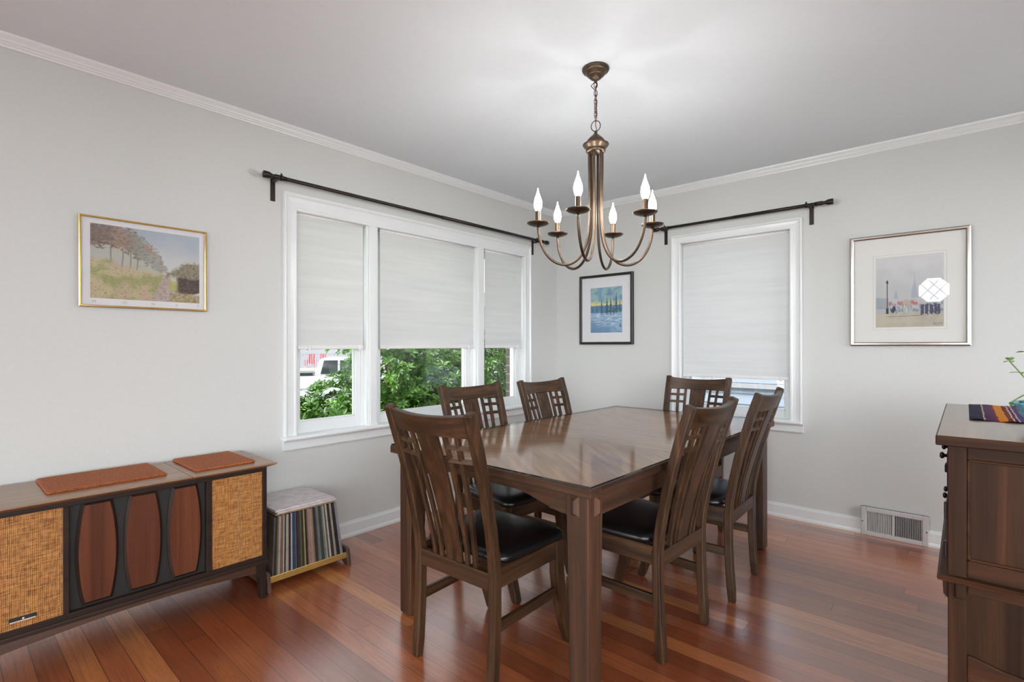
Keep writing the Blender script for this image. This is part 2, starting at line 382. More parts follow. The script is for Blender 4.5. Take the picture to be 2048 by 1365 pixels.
def window(T,name,uo0,uo1,ui0,ui1,zo,zi,lights,mulls,stool_ext):
    w=casing(T,uo0,uo1,ui0,ui1,zo,zi,.674).build(name,M['trim'],bevel=.0015,seg=1); tag(w,kind='structure')
    MB(T).box(uo0-stool_ext,uo1+stool_ext,-.05,.052,.655,.675).build('stool',M['trim'],w,bevel=.006,seg=3)
    ap=MB(T); ap.loft([[(u,d,z) for d,z in ((0,.594),(.014,.594),(.017,.600),(.017,.640),(.024,.650),(.024,.655),(0,.655))] for u in (uo0-.004,uo1+.004)])
    ap.build('apron',M['trim'],w)
    jb=MB(T)   # jamb lining
    jb.box(ui0-.012,ui0,-.16,.002,.64,zi+.012); jb.box(ui1,ui1+.012,-.16,.002,.64,zi+.012); jb.box(ui0,ui1,-.16,.002,zi,zi+.012); jb.box(ui0,ui1,-.19,-.05,.64,.668)
    # inner stops
    for a,b in lights:
        jb.box(a,a+.012,-.05,-.034,.668,zi); jb.box(b-.012,b,-.05,-.034,.668,zi)
    jb.build('jamb',M['trim'],w,bevel=.001,seg=1)
    if mulls:
        mm=MB(T)
        for a,b in mulls:
            mm.box(a,b,-.16,.004,.668,zi); mm.box(a+.012,b-.012,.004,.016,.674,zi+.002); mm.box(a+.020,b-.020,.016,.020,.674,zi+.002)
        mm.build('mullion',M['trim'],w,bevel=.002,seg=2)
    return w
L1=[(-2.514,-2.052),(-1.965,-1.072),(-.975,-.485)]
w1=window(Tl,'window_1',-2.589,-.404,-2.514,-.485,2.060,1.960,L1,[(-2.052,-1.965),(-1.072,-.975)],.012)
for i,(a,b) in enumerate(L1):
    if i==1:
        m,g=sash(Tl,a,b,.668,1.96,-.05,.055,.068,.06); s=m.build('sash',M['trim'],w1,bevel=.002,seg=1); pane(Tl,g,s)
    else:
        m,g=sash(Tl,a,b,.668,1.275,-.05,.048,.072,.035); s=m.build('sash',M['trim'],w1,bevel=.002,seg=1); pane(Tl,g,s)
        m,g=sash(Tl,a,b,1.24,1.96,-.09,.048,.035,.05); s=m.build('sash',M['trim'],w1,bevel=.002,seg=1); pane(Tl,g,s)
w2=window(Tr,'window_2',1.139,2.062,1.213,1.985,2.050,1.984,[(1.213,1.985)],[],.0)
m,g=sash(Tr,1.213,1.985,.668,1.275,-.05,.045,.062,.035); s=m.build('sash',M['trim'],w2,bevel=.002,seg=1); pane(Tr,g,s)
m,g=sash(Tr,1.213,1.985,1.24,1.984,-.09,.045,.035,.05); s=m.build('sash',M['trim'],w2,bevel=.002,seg=1); pane(Tr,g,s)

def shade(T,u0,u1,z0,z1,d,label,clips):
    o=MB(T).box(u0,u1,d-.0012,d+.0012,z0+.012,z1).build('roller_shade',M['shade']); tag(o,label,'window shade','white fabric shades in the windows')
    MB(T).box(u0,u1,d-.008,d+.008,z0,z0+.022).build('hem_bar',M['plastic'],o,bevel=.004,seg=2)
    MB(T).tube([(u0,d-.006,z1-.004),(u1,d-.006,z1-.004)],.012,10).build('roller',M['plastic'],o,smooth=True)
    for c in clips:
        MB(T).box(c-.008,c+.008,d-.010,d+.012,z0-.006,z0+.024).build('clip',M['plastic'],o,bevel=.002,seg=1)
    return o
shade(Tl,-2.500,-2.066,1.168,1.9585,-.014,'white fabric shade in the left light of the three-part window',(-2.43,-2.09))
shade(Tl,-1.938,-1.080,1.168,1.9585,-.014,'wide white fabric shade in the middle light of the three-part window',(-1.88,-1.13))
shade(Tl,-.950,-.500,1.168,1.9585,-.014,'white fabric shade in the right light of the three-part window',(-.55,))
shade(Tr,1.219,1.977,.944,1.978,-.022,'white fabric shade in the single window behind the far dining chair',(1.92,))

# ------------------------------------------------------------------ curtain rods
def rod(T,u0,u1,b0,b1,z,d,label):
    t=thing('curtain_rod',label,'curtain rod',T((u0+u1)/2,0,z),0,'dark curtain rods over the windows')
    loc=t.location
    Tq=lambda u,dd,zz:Vector(T(u,dd,zz))-loc
    m=MB(Tq); m.tube([(u0+.10,d,z),(u1-.06,d,z)],.0105,14); m.tube([(u0+.09,d,z),(u0+.12,d,z)],.0125,14); m.tube([((u0+u1)/2,d,z),(u1-.06,d,z)],.0118,14)
    m.build('rod',M['bronze'],t,smooth=True)
    for u,sg in ((u0,1),(u1,-1)):
        k=MB(Tq); pts=[(0,.019),(.030,.018),(.042,.012),(.052,.010),(.062,.014),(.10,.0135)]
        k.tube([(u+sg*a,d,z) for a,_ in pts],[r for _,r in pts],14); k.build('finial',M['bronze'],t,smooth=True)
    for b,sg in ((b0,1),(b1,-1)):
        k=MB(Tq); k.box(b-.013,b+.013,0,.006,z-.118,z+.012); k.box(b-.009,b+.009,.006,d-.012,z-.016,z-.006); k.box(b-.009,b+.009,d-.016,d+.016,z-.017,z-.008)
        k.build('bracket',M['bronze'],t,bevel=.002,seg=1)
        k=MB(Tq); k.tube([(b+sg*.012,d,z),(b+sg*.024,d,z)],.016,14); k.tube([(b+sg*.018,d,z),(b+sg*.018,d,z+.024)],.005,8)
        k.build('collar',M['bronze'],t,smooth=True)
rod(Tl,-2.723,-.228,-2.645,-.362,2.112,.07,'long dark bronze curtain rod above the three-part window')
rod(Tr,1.02,2.251,1.089,2.116,2.112,.07,'short dark bronze curtain rod above the single window')

# ------------------------------------------------------------------ pictures
def fbm(x,y,s,o=3,sd=0):
    a=0;w=.5
    for i in range(o):
        a+=w*noise.noise(Vector((x*s,y*s,sd+i*7.3))); s*=2; w*=.5
    return a
def mixc(a,b,t):
    t=max(0,min(1,t)); return tuple(x+(y-x)*t for x,y in zip(a,b))
def sm(a,b,x):
    t=max(0,min(1,(x-a)/(b-a))); return t*t*(3-2*t)
def painting(T,u0,u1,z0,z1,d,fn,nu,parent,name='print'):
    vs=[];fs=[];cols=[]
    for j in range(nu[1]+1):
        for i in range(nu[0]+1):
            a=i/nu[0]; b=j/nu[1]; vs.append(T(u0+(u1-u0)*a,d,z0+(z1-z0)*b)); cols.append(lin(fn(a,b)))
    n=nu[0]+1
    for j in range(nu[1]):
        for i in range(nu[0]): q=j*n+i; fs.append((q,q+1,q+n+1,q+n))
    me=bpy.data.meshes.new(name); me.from_pydata(vs,[],fs); me.update()
    at=me.color_attributes.new('paint','FLOAT_COLOR','POINT')
    for i,c in enumerate(cols): at.data[i].color=c
    o=bpy.data.objects.new(name,me); C.objects.link(o); me.materials.append(M['art']); o.parent=parent; return o
def picture(T,u0,u1,z0,z1,fw,fd,fmat,label,matm,art=None,lip=None):
    t=thing('framed_picture',label,'picture',T((u0+u1)/2,0,(z0+z1)/2),0)
    loc=t.location.copy(); Tq=lambda u,d,z:Vector(T(u,d,z))-loc
    m=MB(Tq)
    def fr(a,d0,d1,w):
        u_,v_,x_,y_=u0+a,u1-a,z0+a,z1-a
        P=[(0,d0),(0,d1-.003),(w*.3,d1),(w*.75,d1),(w,d1-.004),(w,d0)]
        m.loft([[(u_+q,d,x_+q) for q,d in P],[(v_-q,d,x_+q) for q,d in P],[(v_-q,d,y_-q) for q,d in P],[(u_+q,d,y_-q) for q,d in P],[(u_+q,d,x_+q) for q,d in P]],False)
    fr(0,0,fd,fw); m.build('frame',fmat,t)
    MB(Tq).box(u0+.004,u1-.004,.001,fd*.45,z0+.004,z1-.004).build('backing',matm,t)
    g=MB(Tq).box(u0+fw*.6,u1-fw*.6,fd*.62,fd*.62+.002,z0+fw*.6,z1-fw*.6); g.build('glazing',M['picglass'],t)
    return t,Tq,fd*.45
# gold framed poster: an invented tree-lined lane
CROWNS=[(.04,.86,.13),(.17,.90,.14),(.28,.84,.13),(.37,.78,.12),(.45,.70,.11),(.52,.62,.09),(.58,.54,.07),(.63,.47,.05)]
def lane(a,b):
    n=fbm(a,b,6,3,1); n2=fbm(a,b,30,2,5); n3=fbm(a,b,60,2,8); st=fbm(a*1.5,b*3,24,2,14)
    c=mixc((172,184,196),(206,208,206),sm(1.0,.42,b)+n*.35)
    # hazy row of trees receding from the upper left
    tm=-1
    for cx,cy,r in CROWNS: tm=max(tm,1-((a-cx)/r)**2-((b-cy)/(r*1.25))**2)
    t=sm(-.35,.35,tm+n2*1.6+n3*.9)
    tc=mixc((126,108,100),(160,164,156),sm(.05,.62,a)); tc=mixc(tc,(168,138,122),.8*sm(.0,.3,n)); tc=mixc(tc,(92,84,78),.7*sm(.02,.3,n2+n3*.6)*(1-a))
    # pale mist below the crowns, with a few thin stems
    base=.60-.22*a
    if b<.85-.5*a and a<.68 and b>base-.12: c=mixc(c,(178,180,170),.75*sm(.70,.60,a))
    for tx in (.17,.27,.34,.40): 
        if base-.1<b<.80-.4*a: c=mixc(c,(118,106,98),.6*sm(.009,.003,abs(a-tx-.012*n)))
    c=mixc(c,tc,t*.92)
    # rough meadow
    mw=sm(-.05,.05,(.56-.27*a+.10*n+.05*n2)-b)
    g=mixc((190,180,146),(158,160,112),sm(-.2,.3,n*1.6)); g=mixc(g,(192,168,150),.8*sm(.05,.35,fbm(a,b,5,2,11))); g=mixc(g,(126,110,82),.55*sm(.05,.35,st+n3*.5)); g=mixc(g,(204,200,168),.4*sm(.1,.4,n3))
    if a<.72: c=mixc(c,g,mw)
    # pale lane widening towards the viewer
    k=max(0,.37-b); w=min((a-(.63-.26*k)),(.655+.95*k)-a)+.03*n2
    c=mixc(c,mixc((186,174,166),(166,150,146),sm(-.2,.2,n2+n3)),sm(-.012,.02,w)*sm(.39,.36,b))
    # bushes on the right
    q=min(b-(.36-.1*(a-.66)), .40+.95*(a-.66)-1.5*max(0,a-.84)**1.3-b)+.05*n2+.04*n3+.03*n
    rc=mixc((140,136,114),(104,98,82),sm(-.1,.25,n2)); rc=mixc(rc,(176,156,134),.6*sm(.02,.3,n3+n2*.5))
    c=mixc(c,rc,sm(-.03,.04,q)*sm(.64,.68,a)*.95)
    q=min(b-.13-.12*n,.37+.05*n-b,a-.765+.03*n)
    c=mixc(c,mixc((96,82,76),(70,60,58),sm(-.2,.2,n2)),sm(-.02,.03,q)*.95)
    q=min(a-.69,.79-a,b-.15,.32-b)+.02*n2
    c=mixc(c,(176,182,106),.75*sm(-.01,.03,q))
    if a>.70: c=mixc(c,mixc((172,166,128),(146,124,96),sm(-.1,.2,n2+n3)),sm(.15,.10,b+.06*n)*.9)
    return c
ga=.006
P1,Tq,dd=picture(Tl,-3.4815,-2.9815,1.363,1.764,.009,.020,M['goldframe'],'gold framed landscape poster on the wall above the stereo console',M['paper'])
painting(Tq,-3.441,-3.013,1.402,1.732,dd+.0008,lane,(330,250),P1)
def text(body,T,u,d,z,size,mat,parent,rot,name='lettering'):
    cu=bpy.data.curves.new(name,'FONT'); cu.body=body; cu.size=size; cu.extrude=.0003; cu.align_x='CENTER'
    tmp=bpy.data.objects.new(name,cu); C.objects.link(tmp); dg=bpy.context.evaluated_depsgraph_get(); dg.update()
    me=bpy.data.meshes.new_from_object(tmp.evaluated_get(dg)); C.objects.unlink(tmp); bpy.data.objects.remove(tmp)
    me.transform(Matrix.Rotation(rot,4,'Z')@Matrix.Rotation(pi/2,4,'X')); me.transform(Matrix.Translation(Vector(T(u,d,z))))
    me.materials.clear(); me.materials.append(mat)
    o=bpy.data.objects.new(name,me); C.objects.link(o); o.parent=parent; return o
M['ink']=plain('pale_ink',(178,176,176),.8); M['darkink']=plain('dark_ink',(96,92,84),.8)
for ch_,f in zip('MONET',(0.03,.29,.545,.77,.985)):
    text(ch_,Tq,-3.441+.428*f,dd+.001,1.381,.019,M['ink'],P1,pi/2)
def snow(a,b):
    n=fbm(a,b,5,3,1); n2=fbm(a*.5,b*3,12,3,4)
    if b>.56: 
        c=mixc((150,186,186),(120,160,188),sm(-.1,.3,n)); c=mixc(c,(224,214,132),sm(.74,.60,b+.05*n)); c=mixc(c,(110,140,176),.7*sm(.1,.3,fbm(a*.7,b*2,5,2,9)))
    else:
        c=mixc((128,164,196),(196,214,228),sm(-.2,.3,n2)); c=mixc((96,136,172),c,sm(.0,.45,b+.2*a+.2*n))
    ht=.60+.05*fbm(a,0,30,2,3)
    if .44+.03*n<b<ht: c=mixc((70,110,150),(110,148,176),sm(-.2,.25,fbm(a*3,b,12,2,6)))
    for tx,w,lo,hi in ((.36,.055,.40,.72),(.53,.06,.40,.78),(.65,.06,.40,.77),(.74,.06,.40,.60),(.82,.06,.42,.88),(.93,.05,.44,.68),(.08,.03,.44,.6),(.2,.03,.44,.61)):
        if lo<b<hi:
            f=(hi-b)/(hi-lo); k=w*f*(.55+.45*(math.sin(b*95+tx*50)*.5+.5))*(1 if b>lo+.03 else .2)
            if abs(a-tx)<k+.004: c=mixc((38,82,96),(64,110,130),sm(-.2,.2,fbm(a,b,40,2,2)))
    if .93<a<.96 and .12<b<.18: c=(60,90,120)
    return c
P2,Tq,dd=picture(Tr,.2735,.8035,1.197,1.808,.022,.028,M['black'],'black framed blue winter scene in the corner left of the single window',M['paper'])
painting(Tq,.385,.700,1.300,1.695,dd+.0008,snow,(190,240),P2)
def fog(a,b):
    n=fbm(a,b,5,3,1); n2=fbm(a,b,30,2,5)
    c=mixc((190,192,194),(208,209,210),sm(.4,1,b+.3*n))
    if b<.24: c=mixc((190,184,168),(176,172,158),sm(-.2,.2,n))
    c=mixc(c,(168,178,186),.7*sm(.40,.26,b+.08*fbm(a,0,8,2,2)) if b>.2 else 0)
    # hazy spire
    w=.05*(1-sm(.42,.72,b)) 
    if .40<b<.76 and abs(a-.585)<max(.004,w): c=mixc(c,(160,170,180),.65)
    if .40<b<.52 and abs(a-.31)<.03*(1-(b-.40)/.12)+.006: c=mixc(c,(150,164,174),.6)
    if a<.2 and .26<b<.42+.06*n: c=mixc(c,(140,152,160),.6)
    # crowd
    if .20<b<.35 and .2<a<.99:
        k=fbm(a*2.2,b,16,3,7)
        e_=sm(.20,.24,b)*sm(.35,.31,b); c=mixc(c,(104,106,120),.75*e_*sm(-.05,.25,k)) 
        c=mixc(c,(214,212,210),.7*sm(-.1,-.3,k))
    c=mixc(c,(178,166,146),.75*sm(.03,.0,max(abs(b-.34)-.025,abs(a-.5)-.09)+.05*n2))
    for rx,rw in ((.22,.02),(.37,.03),(.58,.045)):
        c=mixc(c,(188,112,110),.85*sm(.012,.0,max(abs(b-.337)-.018+.03*n2,abs(a-rx)-rw+.02*n2)))
    c=mixc(c,(44,48,64),.85*sm(.012,.0,max(abs(b-.25)-.035,abs(a-.27)-.03)+.09*n2))
    for px_,pw in ((.70,.02),(.76,.02),(.83,.025),(.885,.016),(.93,.014)):
        c=mixc(c,(70,72,96),.92*sm(.012,.0,max(abs(b-.24)-.062+.05*n2,abs(a-px_)-pw*.75*(1.25-2.2*abs(b-.25))+.02*n2)))
    if abs(a-.178)<.0075 and .20<b<.66: c=(52,54,62)
    if abs(a-.178)<.022-.6*abs(b-.64) and .60<b<.69: c=(58,60,68)
    if abs(b-(.145+.02*a))<.003 and .15<a<.72: c=(120,112,104)
    if abs(a-.178)<.02 and .19<b<.27: c=(54,52,62)
    return c
P3,Tq,dd=picture(Tr,2.3355,2.911,1.185,1.867,.020,.026,M['silver'],'silver framed misty city watercolour on the wall above the floor vent',M['paperw'])
m=MB(Tq)
for (a,b,c_,d_) in ((2.350,2.3565,1.199,1.853),(2.890,2.8965,1.199,1.853)): m.box(a,b,.012,.0145,c_,d_)
m.box(2.350,2.8965,.012,.0145,1.199,1.2055); m.box(2.350,2.8965,.012,.0145,1.8465,1.853); m.build('inner_lip',M['black'],P3)
painting(Tq,2.469,2.793,1.297,1.727,dd+.0008,fog,(230,290),P3)
m=MB(Tq)
for a,b,c_,d_ in ((2.455,2.4562,1.283,1.741),(2.8058,2.807,1.283,1.741)): m.box(a,b,dd,dd+.0006,c_,d_)
for c_ in (1.283,1.7398): m.box(2.455,2.807,dd,dd+.0006,c_,c_+.0012)
m.build('ruled_line',M['ink'],P3)
text('BLITZ',Tq,2.765,dd+.0012,1.309,.016,M['darkink'],P3,0,'signature')

# ------------------------------------------------------------------ floor vent
v=thing('floor_vent','white metal air register set in the right baseboard','air vent',(2.558,0,0))
Tq=lambda u,d,z:(u-2.558,-d,z)
m=MB(Tq); m.box(2.392,2.724,.001,.012,.0,.175)
m.build('backing',M['ventdark'],v)
m=MB(Tq); x0,x1=2.392,2.724
m.box(x0,x0+.028,.012,.030,0,.175); m.box(x1-.030,x1,.012,.030,0,.175); m.box(x0+.028,x1-.030,.012,.030,0,.026); m.box(x0+.028,x1-.030,.012,.030,.149,.175); m.box(2.549,2.563,.012,.030,.026,.149)
m.build('frame',M['vent'],v,bevel=.003)
m=MB(Tq)
for i in range(15):
    c=2.566+(i+.5)*(2.692-2.564)/15
    m.hexa([(c-.0035,.016,.027),(c-.0015,.016,.027),(c+.0025,.028,.027),(c+.0005,.028,.027),(c-.0035,.016,.148),(c-.0015,.016,.148),(c+.0025,.028,.148),(c+.0005,.028,.148)])
m.build('louvre',M['vent'],v)
m=MB(Tq)
for i in range(15):
    c=2.421+(i+.5)*.128/15
    m.hexa([(c+.0005,.016,.027),(c+.0025,.016,.027),(c-.0035,.027,.027),(c-.0055,.027,.027),(c+.0005,.016,.148),(c+.0025,.016,.148),(c-.0035,.027,.148),(c-.0055,.027,.148)])
m.box(2.421,2.549,.0145,.0155,.026,.149)
m.build('louvre',M['vent'],v)
for c in (2.400,2.715):
    MB(Tq).lathe([(0,-.002),(.004,-.002),(.004,.002),(0,.002)],10,(c,.031,.085),'y').build('screw',M['ventdark'],v)

# ------------------------------------------------------------------ dining table
TZ=.7467; TW,TL=1.056,1.930
tb=thing('dining_table','dark oak rectangular dining table with glass top under the chandelier','table',(1.5088,-1.5935,0),-.0112)
a,b=TW/2,TL/2
e_=.060
for sx in (-1,1): MB().box(*sorted((sx*a,sx*(a-e_))),-b+e_,b-e_,TZ-.032,TZ-.0012).build('edge_board',M['tabley'],tb,bevel=.002)
for sy in (-1,1): MB().box(-a,a,*sorted((sy*b,sy*(b-e_))),TZ-.032,TZ-.0012).build('edge_board',M['tablex'],tb,bevel=.002)
MB().box(-a+.014,a-.014,-b+.014,b-.014,TZ-.0035,TZ-.0006).build('tabletop',M['tabletop'],tb)
gt=MB().box(-a+.004,a-.004,-b+.004,b-.004,TZ,TZ+.0058).build('glass_top',M['tableglass'],tb)
ge=MB(); q_=a-.003; w_=b-.003; ge.loft([[(-q_,-w_,z),(q_,-w_,z),(q_,w_,z),(-q_,w_,z)] for z in (TZ,TZ+.0012,TZ+.0048,TZ+.006)],False); ge.build('glass_edge',M['glassedge'],gt)
lw=.088; ins=.030
for sx in (-1,1):
    for sy in (-1,1):
        m=MB(); rings=[]
        for z,w,ch in ((.0,.058,.0),(.012,.074,.0),(.35,.078,0),(TZ-.032,lw,0)):
            ox=sx*(a-ins); oy=sy*(b-ins); f=.008 if z==0 else 0
            x0,x1=sorted((ox-sx*f,ox-sx*w)); y0,y1=sorted((oy-sy*f,oy-sy*w))
            rings.append([(x0,y0,z),(x1,y0,z),(x1,y1,z),(x0,y1,z)])
        leg=m.loft(rings).build('leg',M['tablez'],tb,bevel=.004)
        for ax in (0,1):   # raised pyramid blocks near the top of the outer faces
            c=MB(); u=(sx*(a-ins-.050),sy*(b-ins-.050)); w,h=.016,.033; zc=.672
            if ax==0:
                y0=sy*(b-ins); pts=[(u[0]-w,y0,zc-h),(u[0]+w,y0,zc-h),(u[0]+w,y0,zc+h),(u[0]-w,y0,zc+h)]; top=[(u[0]-w*.1,y0+sy*.013,zc-h*.6),(u[0]+w*.1,y0+sy*.013,zc-h*.6),(u[0]+w*.1,y0+sy*.013,zc+h*.6),(u[0]-w*.1,y0+sy*.013,zc+h*.6)]
            else:
                x0=sx*(a-ins); pts=[(x0,u[1]-w,zc-h),(x0,u[1]+w,zc-h),(x0,u[1]+w,zc+h),(x0,u[1]-w,zc+h)]; top=[(x0+sx*.013,u[1]-w*.1,zc-h*.6),(x0+sx*.013,u[1]+w*.1,zc-h*.6),(x0+sx*.013,u[1]+w*.1,zc+h*.6),(x0+sx*.013,u[1]-w*.1,zc+h*.6)]
            c.hexa(pts+top); c.build('corbel',M['tablez'],leg)
def arch(n,u0,u1,z0,zm,z1):
    lo=[(u0+(u1-u0)*i/n, z0+(zm-z0)*sm(0,.30,min(i/n,1-i/n))) for i in range(n+1)]
    return lo+[(u1,z1),(u0,z1)]
for sy in (-1,1):
    y0,y1=sorted((sy*(b-.044),sy*(b-.068))); MB().prism(arch(24,-a+ins+lw-.004,a-ins-lw+.004,.632,.676,TZ-.032),'y',y0,y1).build('apron',M['tablex'],tb)
for sx in (-1,1):
    x0,x1=sorted((sx*(a-.040),sx*(a-.064)))
    for y0,y1 in ((-b+ins+lw-.004,.1785),(.1815,b-ins-lw+.004)):
        MB().box(x0,x1,y0,y1,.632+(.010 if y0>0 else 0),TZ-.032).build('apron',M['tabley'],tb)

# ------------------------------------------------------------------ dining chairs
REAR=[(-.241,0),(-.238,.06),(-.231,.15),(-.226,.27),(-.225,.40),(-.231,.47),(-.247,.56),(-.271,.668),(-.295,.76),(-.325,.855),(-.3605,.966)]
FRONT=[(-.208,.0),(-.203,.06),(-.196,.16),(-.192,.27),(-.191,.40),(-.198,.47),(-.213,.56),(-.236,.668),(-.262,.765),(-.291,.866),(-.3305,.979)]
def yc(z):   # centre line of the post at height z
    pr=[((r[0]+f[0])/2,(r[1]+f[1])/2) for r,f in zip(REAR,FRONT)]
    for (y0,z0),(y1,z1) in zip(pr,pr[1:]):
        if z<=z1: return y0+(y1-y0)*(z-z0)/(z1-z0)
    return pr[-1][0]
def half(z): return .208+.0125*max(0,(z-.45)/.53)       # outer half width of the back
def bow(x,z): 
    h=half(z)-.03; return -.030*(1-min(1,(x/h)**2))*max(0,min(1,(z-.40)/.5))   # the back curves away from the sitter
def make_chair():
    t=thing('dining_chair','x','chair')
    for s in (-1,1):
        m=MB(); rings=[]
        for (ry,rz),(fy,fz) in zip(REAR,FRONT):
            zm=(rz+fz)/2; xo=s*half(zm); xi=s*(half(zm)-.036)
            if rz==0: xo-=s*.004; xi+=s*.004
            rings.append([(xo,ry,rz),(xi,ry,rz),(xi,fy,fz),(xo,fy,fz)])
        m.loft(rings).build('back_post',M['chairz'],t,bevel=.005)
    # crest rail: curved back, top edge dipping in the middle
    def curved(z0,z1,x0,x1,th,n=16,dip=.0,zz=None):
        m=MB(); rings=[]
        for i in range(n+1):
            x=x0+(x1-x0)*i/n; q=1-min(1,(x/.185)**2)
            za=z0; zb=z1-dip*q
            ya=yc(za)+bow(x,za); yb=yc(zb)+bow(x,zb)
            rings.append([(x,ya-th/2,za),(x,ya+th/2,za+.004),(x,yb+th/2,zb+.004),(x,yb-th/2,zb)])
        return m.loft(rings)
    curved(.885,.964,-.186,.186,.022,dip=.012).build('top_rail',M['chairx'],t,bevel=.003)
    MB().box(-.176,.176,-.222,-.196,.352,.412).build('rear_rail',M['chairx'],t,bevel=.003)
    def upright(x0a,x0b,x1a,x1b,th,z0=.410,z1=.888,n=10):     # bottom x range -> top x range
        m=MB(); rings=[]
        for i in range(n+1):
            f=i/n; z=z0+(z1-z0)*f; xa=x0a+(x1a-x0a)*f; xb=x0b+(x1b-x0b)*f
            ya=yc(z)+bow(xa,z); yb=yc(z)+bow(xb,z); ym=yc(z)+bow((xa+xb)/2,z)
            rings.append([(xa,ya-th/2,z),((xa+xb)/2,ym-th/2,z),(xb,yb-th/2,z),(xb,yb+th/2,z),((xa+xb)/2,ym+th/2,z),(xa,ya+th/2,z)])
        return m.loft(rings)
    upright(-.040,.040,-.052,.052,.013).build('splat',M['chairz'],t,bevel=.0015,seg=1)
    for s in (-1,1):
        upright(*sorted((s*.058,s*.073)),*sorted((s*.077,s*.091)),.016).build('slat',M['chairz'],t,bevel=.0015,seg=1)
        upright(*sorted((s*.094,s*.109)),*sorted((s*.126,s*.141)),.016).build('slat',M['chairz'],t,bevel=.0015,seg=1)
        for z in (.850,.803):
            x0,x1=sorted((s*.076,s*(half(z)-.034)))
            m=MB(); rings=[]
            for i in range(7):
                x=x0+(x1-x0)*i/6; y=yc(z)+bow(x,z); rings.append([(x,y-.008,z-.008),(x,y+.008,z-.008),(x,y+.008,z+.008),(x,y-.008,z+.008)])
            m.loft(rings).build('crossbar',M['chairx'],t,bevel=.001,seg=1)
    # seat frame and front legs
    for s in (-1,1):
        m=MB(); m.hexa([(s*.178,-.196,.362),(s*.205,-.196,.362),(s*.214,.150,.362),(s*.186,.150,.362),(s*.178,-.196,.432),(s*.205,-.196,.432),(s*.214,.150,.432),(s*.186,.150,.432)])
        m.build('side_rail',M['chairy'],t,bevel=.003)
        m=MB(); rings=[]
        for z,yr,w,dpt in ((0,.206,.026,.026),(.012,.200,.036,.036),(.06,.183,.037,.040),(.12,.162,.038,.044),(.20,.140,.039,.048),(.30,.124,.040,.050),(.432,.120,.040,.050)):
            xo=s*.2205 if z>0 else s*.2155; rings.append([(xo,yr,z),(xo-s*w,yr,z),(xo-s*w,yr+dpt,z),(xo,yr+dpt,z)])
        m.loft(rings).build('leg',M['chairz'],t,bevel=.004)
        m=MB(); m.hexa([(s*.182,-.195,.208),(s*.200,-.195,.208),(s*.207,.140,.208),(s*.190,.140,.208),(s*.182,-.195,.246),(s*.200,-.195,.246),(s*.207,.140,.246),(s*.190,.140,.246)])
        m.build('stretcher',M['chairy'],t,bevel=.003)
    MB().box(-.185,.185,.136,.160,.362,.432).build('front_rail',M['chairx'],t,bevel=.003)
    # padded seat
    m=MB(); rings=[]
    def ringpts(inset,z,n=44):
        pts=[]
        for i in range(n):
            an=2*pi*i/n; cx,cy=cos(an),sin(an); e=.28
            x=math.copysign(abs(cx)**e,cx); y=math.copysign(abs(cy)**e,cy)
            fy=(y+1)/2; hw=(.204+.026*fy)-inset
            pts.append((x*hw,-.188+inset+fy*(.390-2*inset),z))
        return pts
    for ins_,z in ((.016,.430),(.004,.434),(.0,.443),(.002,.453),(.010,.462),(.024,.468),(.06,.473),(.11,.476),(.16,.477)): rings.append(ringpts(ins_,z))
    m.loft(rings).build('seat',M['leather'],t,smooth=True)
    return t
ch0=make_chair()
CH=[((1.490,-2.435),2.16,'dark wood chair at the near end of the table, its slatted back towards us'),
    ((1.818,-1.895),87.74,'dark wood chair on the right side of the table, nearer the camera'),
    ((1.846,-1.265),91.75,'dark wood chair on the right side of the table, nearer the single window'),
    ((1.528,-.792),180.71,'dark wood chair at the far end of the table, in front of the single window'),
    ((1.129,-1.904),-93.35,'dark wood chair on the window side of the table, in front of its middle light'),
    ((1.199,-1.332),-91.76,'dark wood chair on the window side of the table, nearest the room corner')]
for i,(p_,r_,lb) in enumerate(CH):
    o=ch0 if i==0 else copy_tree(ch0)
    o.location=(p_[0],p_[1],0); o.rotation_euler=(0,0,radians(r_)); tag(o,lb,'chair','dining chairs around the table')

# ------------------------------------------------------------------ chandelier
cc=Vector((1.636,-1.914,0)); ch=thing('chandelier','six arm bronze chandelier with lit candle bulbs hanging over the table','chandelier',(cc.x,cc.y,H))
LM=M['lampmetal']; Z=lambda z:z-H
MB().lathe([(0,0),(.060,0),(.061,-.003),(.061,-.007),(.058,-.012),(.053,-.015),(.0525,-.0155),(.047,-.0165),(.0465,-.017),(.041,-.024),(.0385,-.031),(.038,-.0315),(.033,-.0325),(.0325,-.033),(.029,-.040),(.022,-.046),(.0215,-.0465),(.014,-.048),(.008,-.054),(.006,-.064),(0,-.066)],36).build('canopy',LM,ch,smooth=True)
m=MB(); zt=H-.064; nl=9; z0=2.205
for i in range(nl):
    zc=zt-(zt-z0)*(i+.5)/nl; hl=(zt-z0)/nl/2+.006; an=(i%2)*pi/2+.5+.15*i; ring=[]
    for k in range(14):
        q=2*pi*k/14; ring.append((.0075*cos(q)*cos(an),.0075*cos(q)*sin(an),Z(zc)+hl*sin(q)))
    m.ringtube(ring,.0016,6)
m.tube([(.003*sin(i*1.1)+.002,.003*cos(i*1.3),Z(zt)-(zt-2.145)*i/20) for i in range(21)],.0018,6)
m.tube([(-.004,0,Z(zt+.005)),(-.012,-.006,Z(2.372)),(-.019,-.010,Z(2.365)),(-.010,-.004,Z(2.352)),(.002,0,Z(2.340))],.0018,6)
m.build('chain',M['chainmetal'],ch,smooth=True)
an=radians(20); MB().ringtube([(.021*cos(2*pi*k/24)*cos(an),.021*cos(2*pi*k/24)*sin(an),Z(2.181)+.024*sin(2*pi*k/24)) for k in range(24)],.0022,8).build('loop',M['chainmetal'],ch,smooth=True)
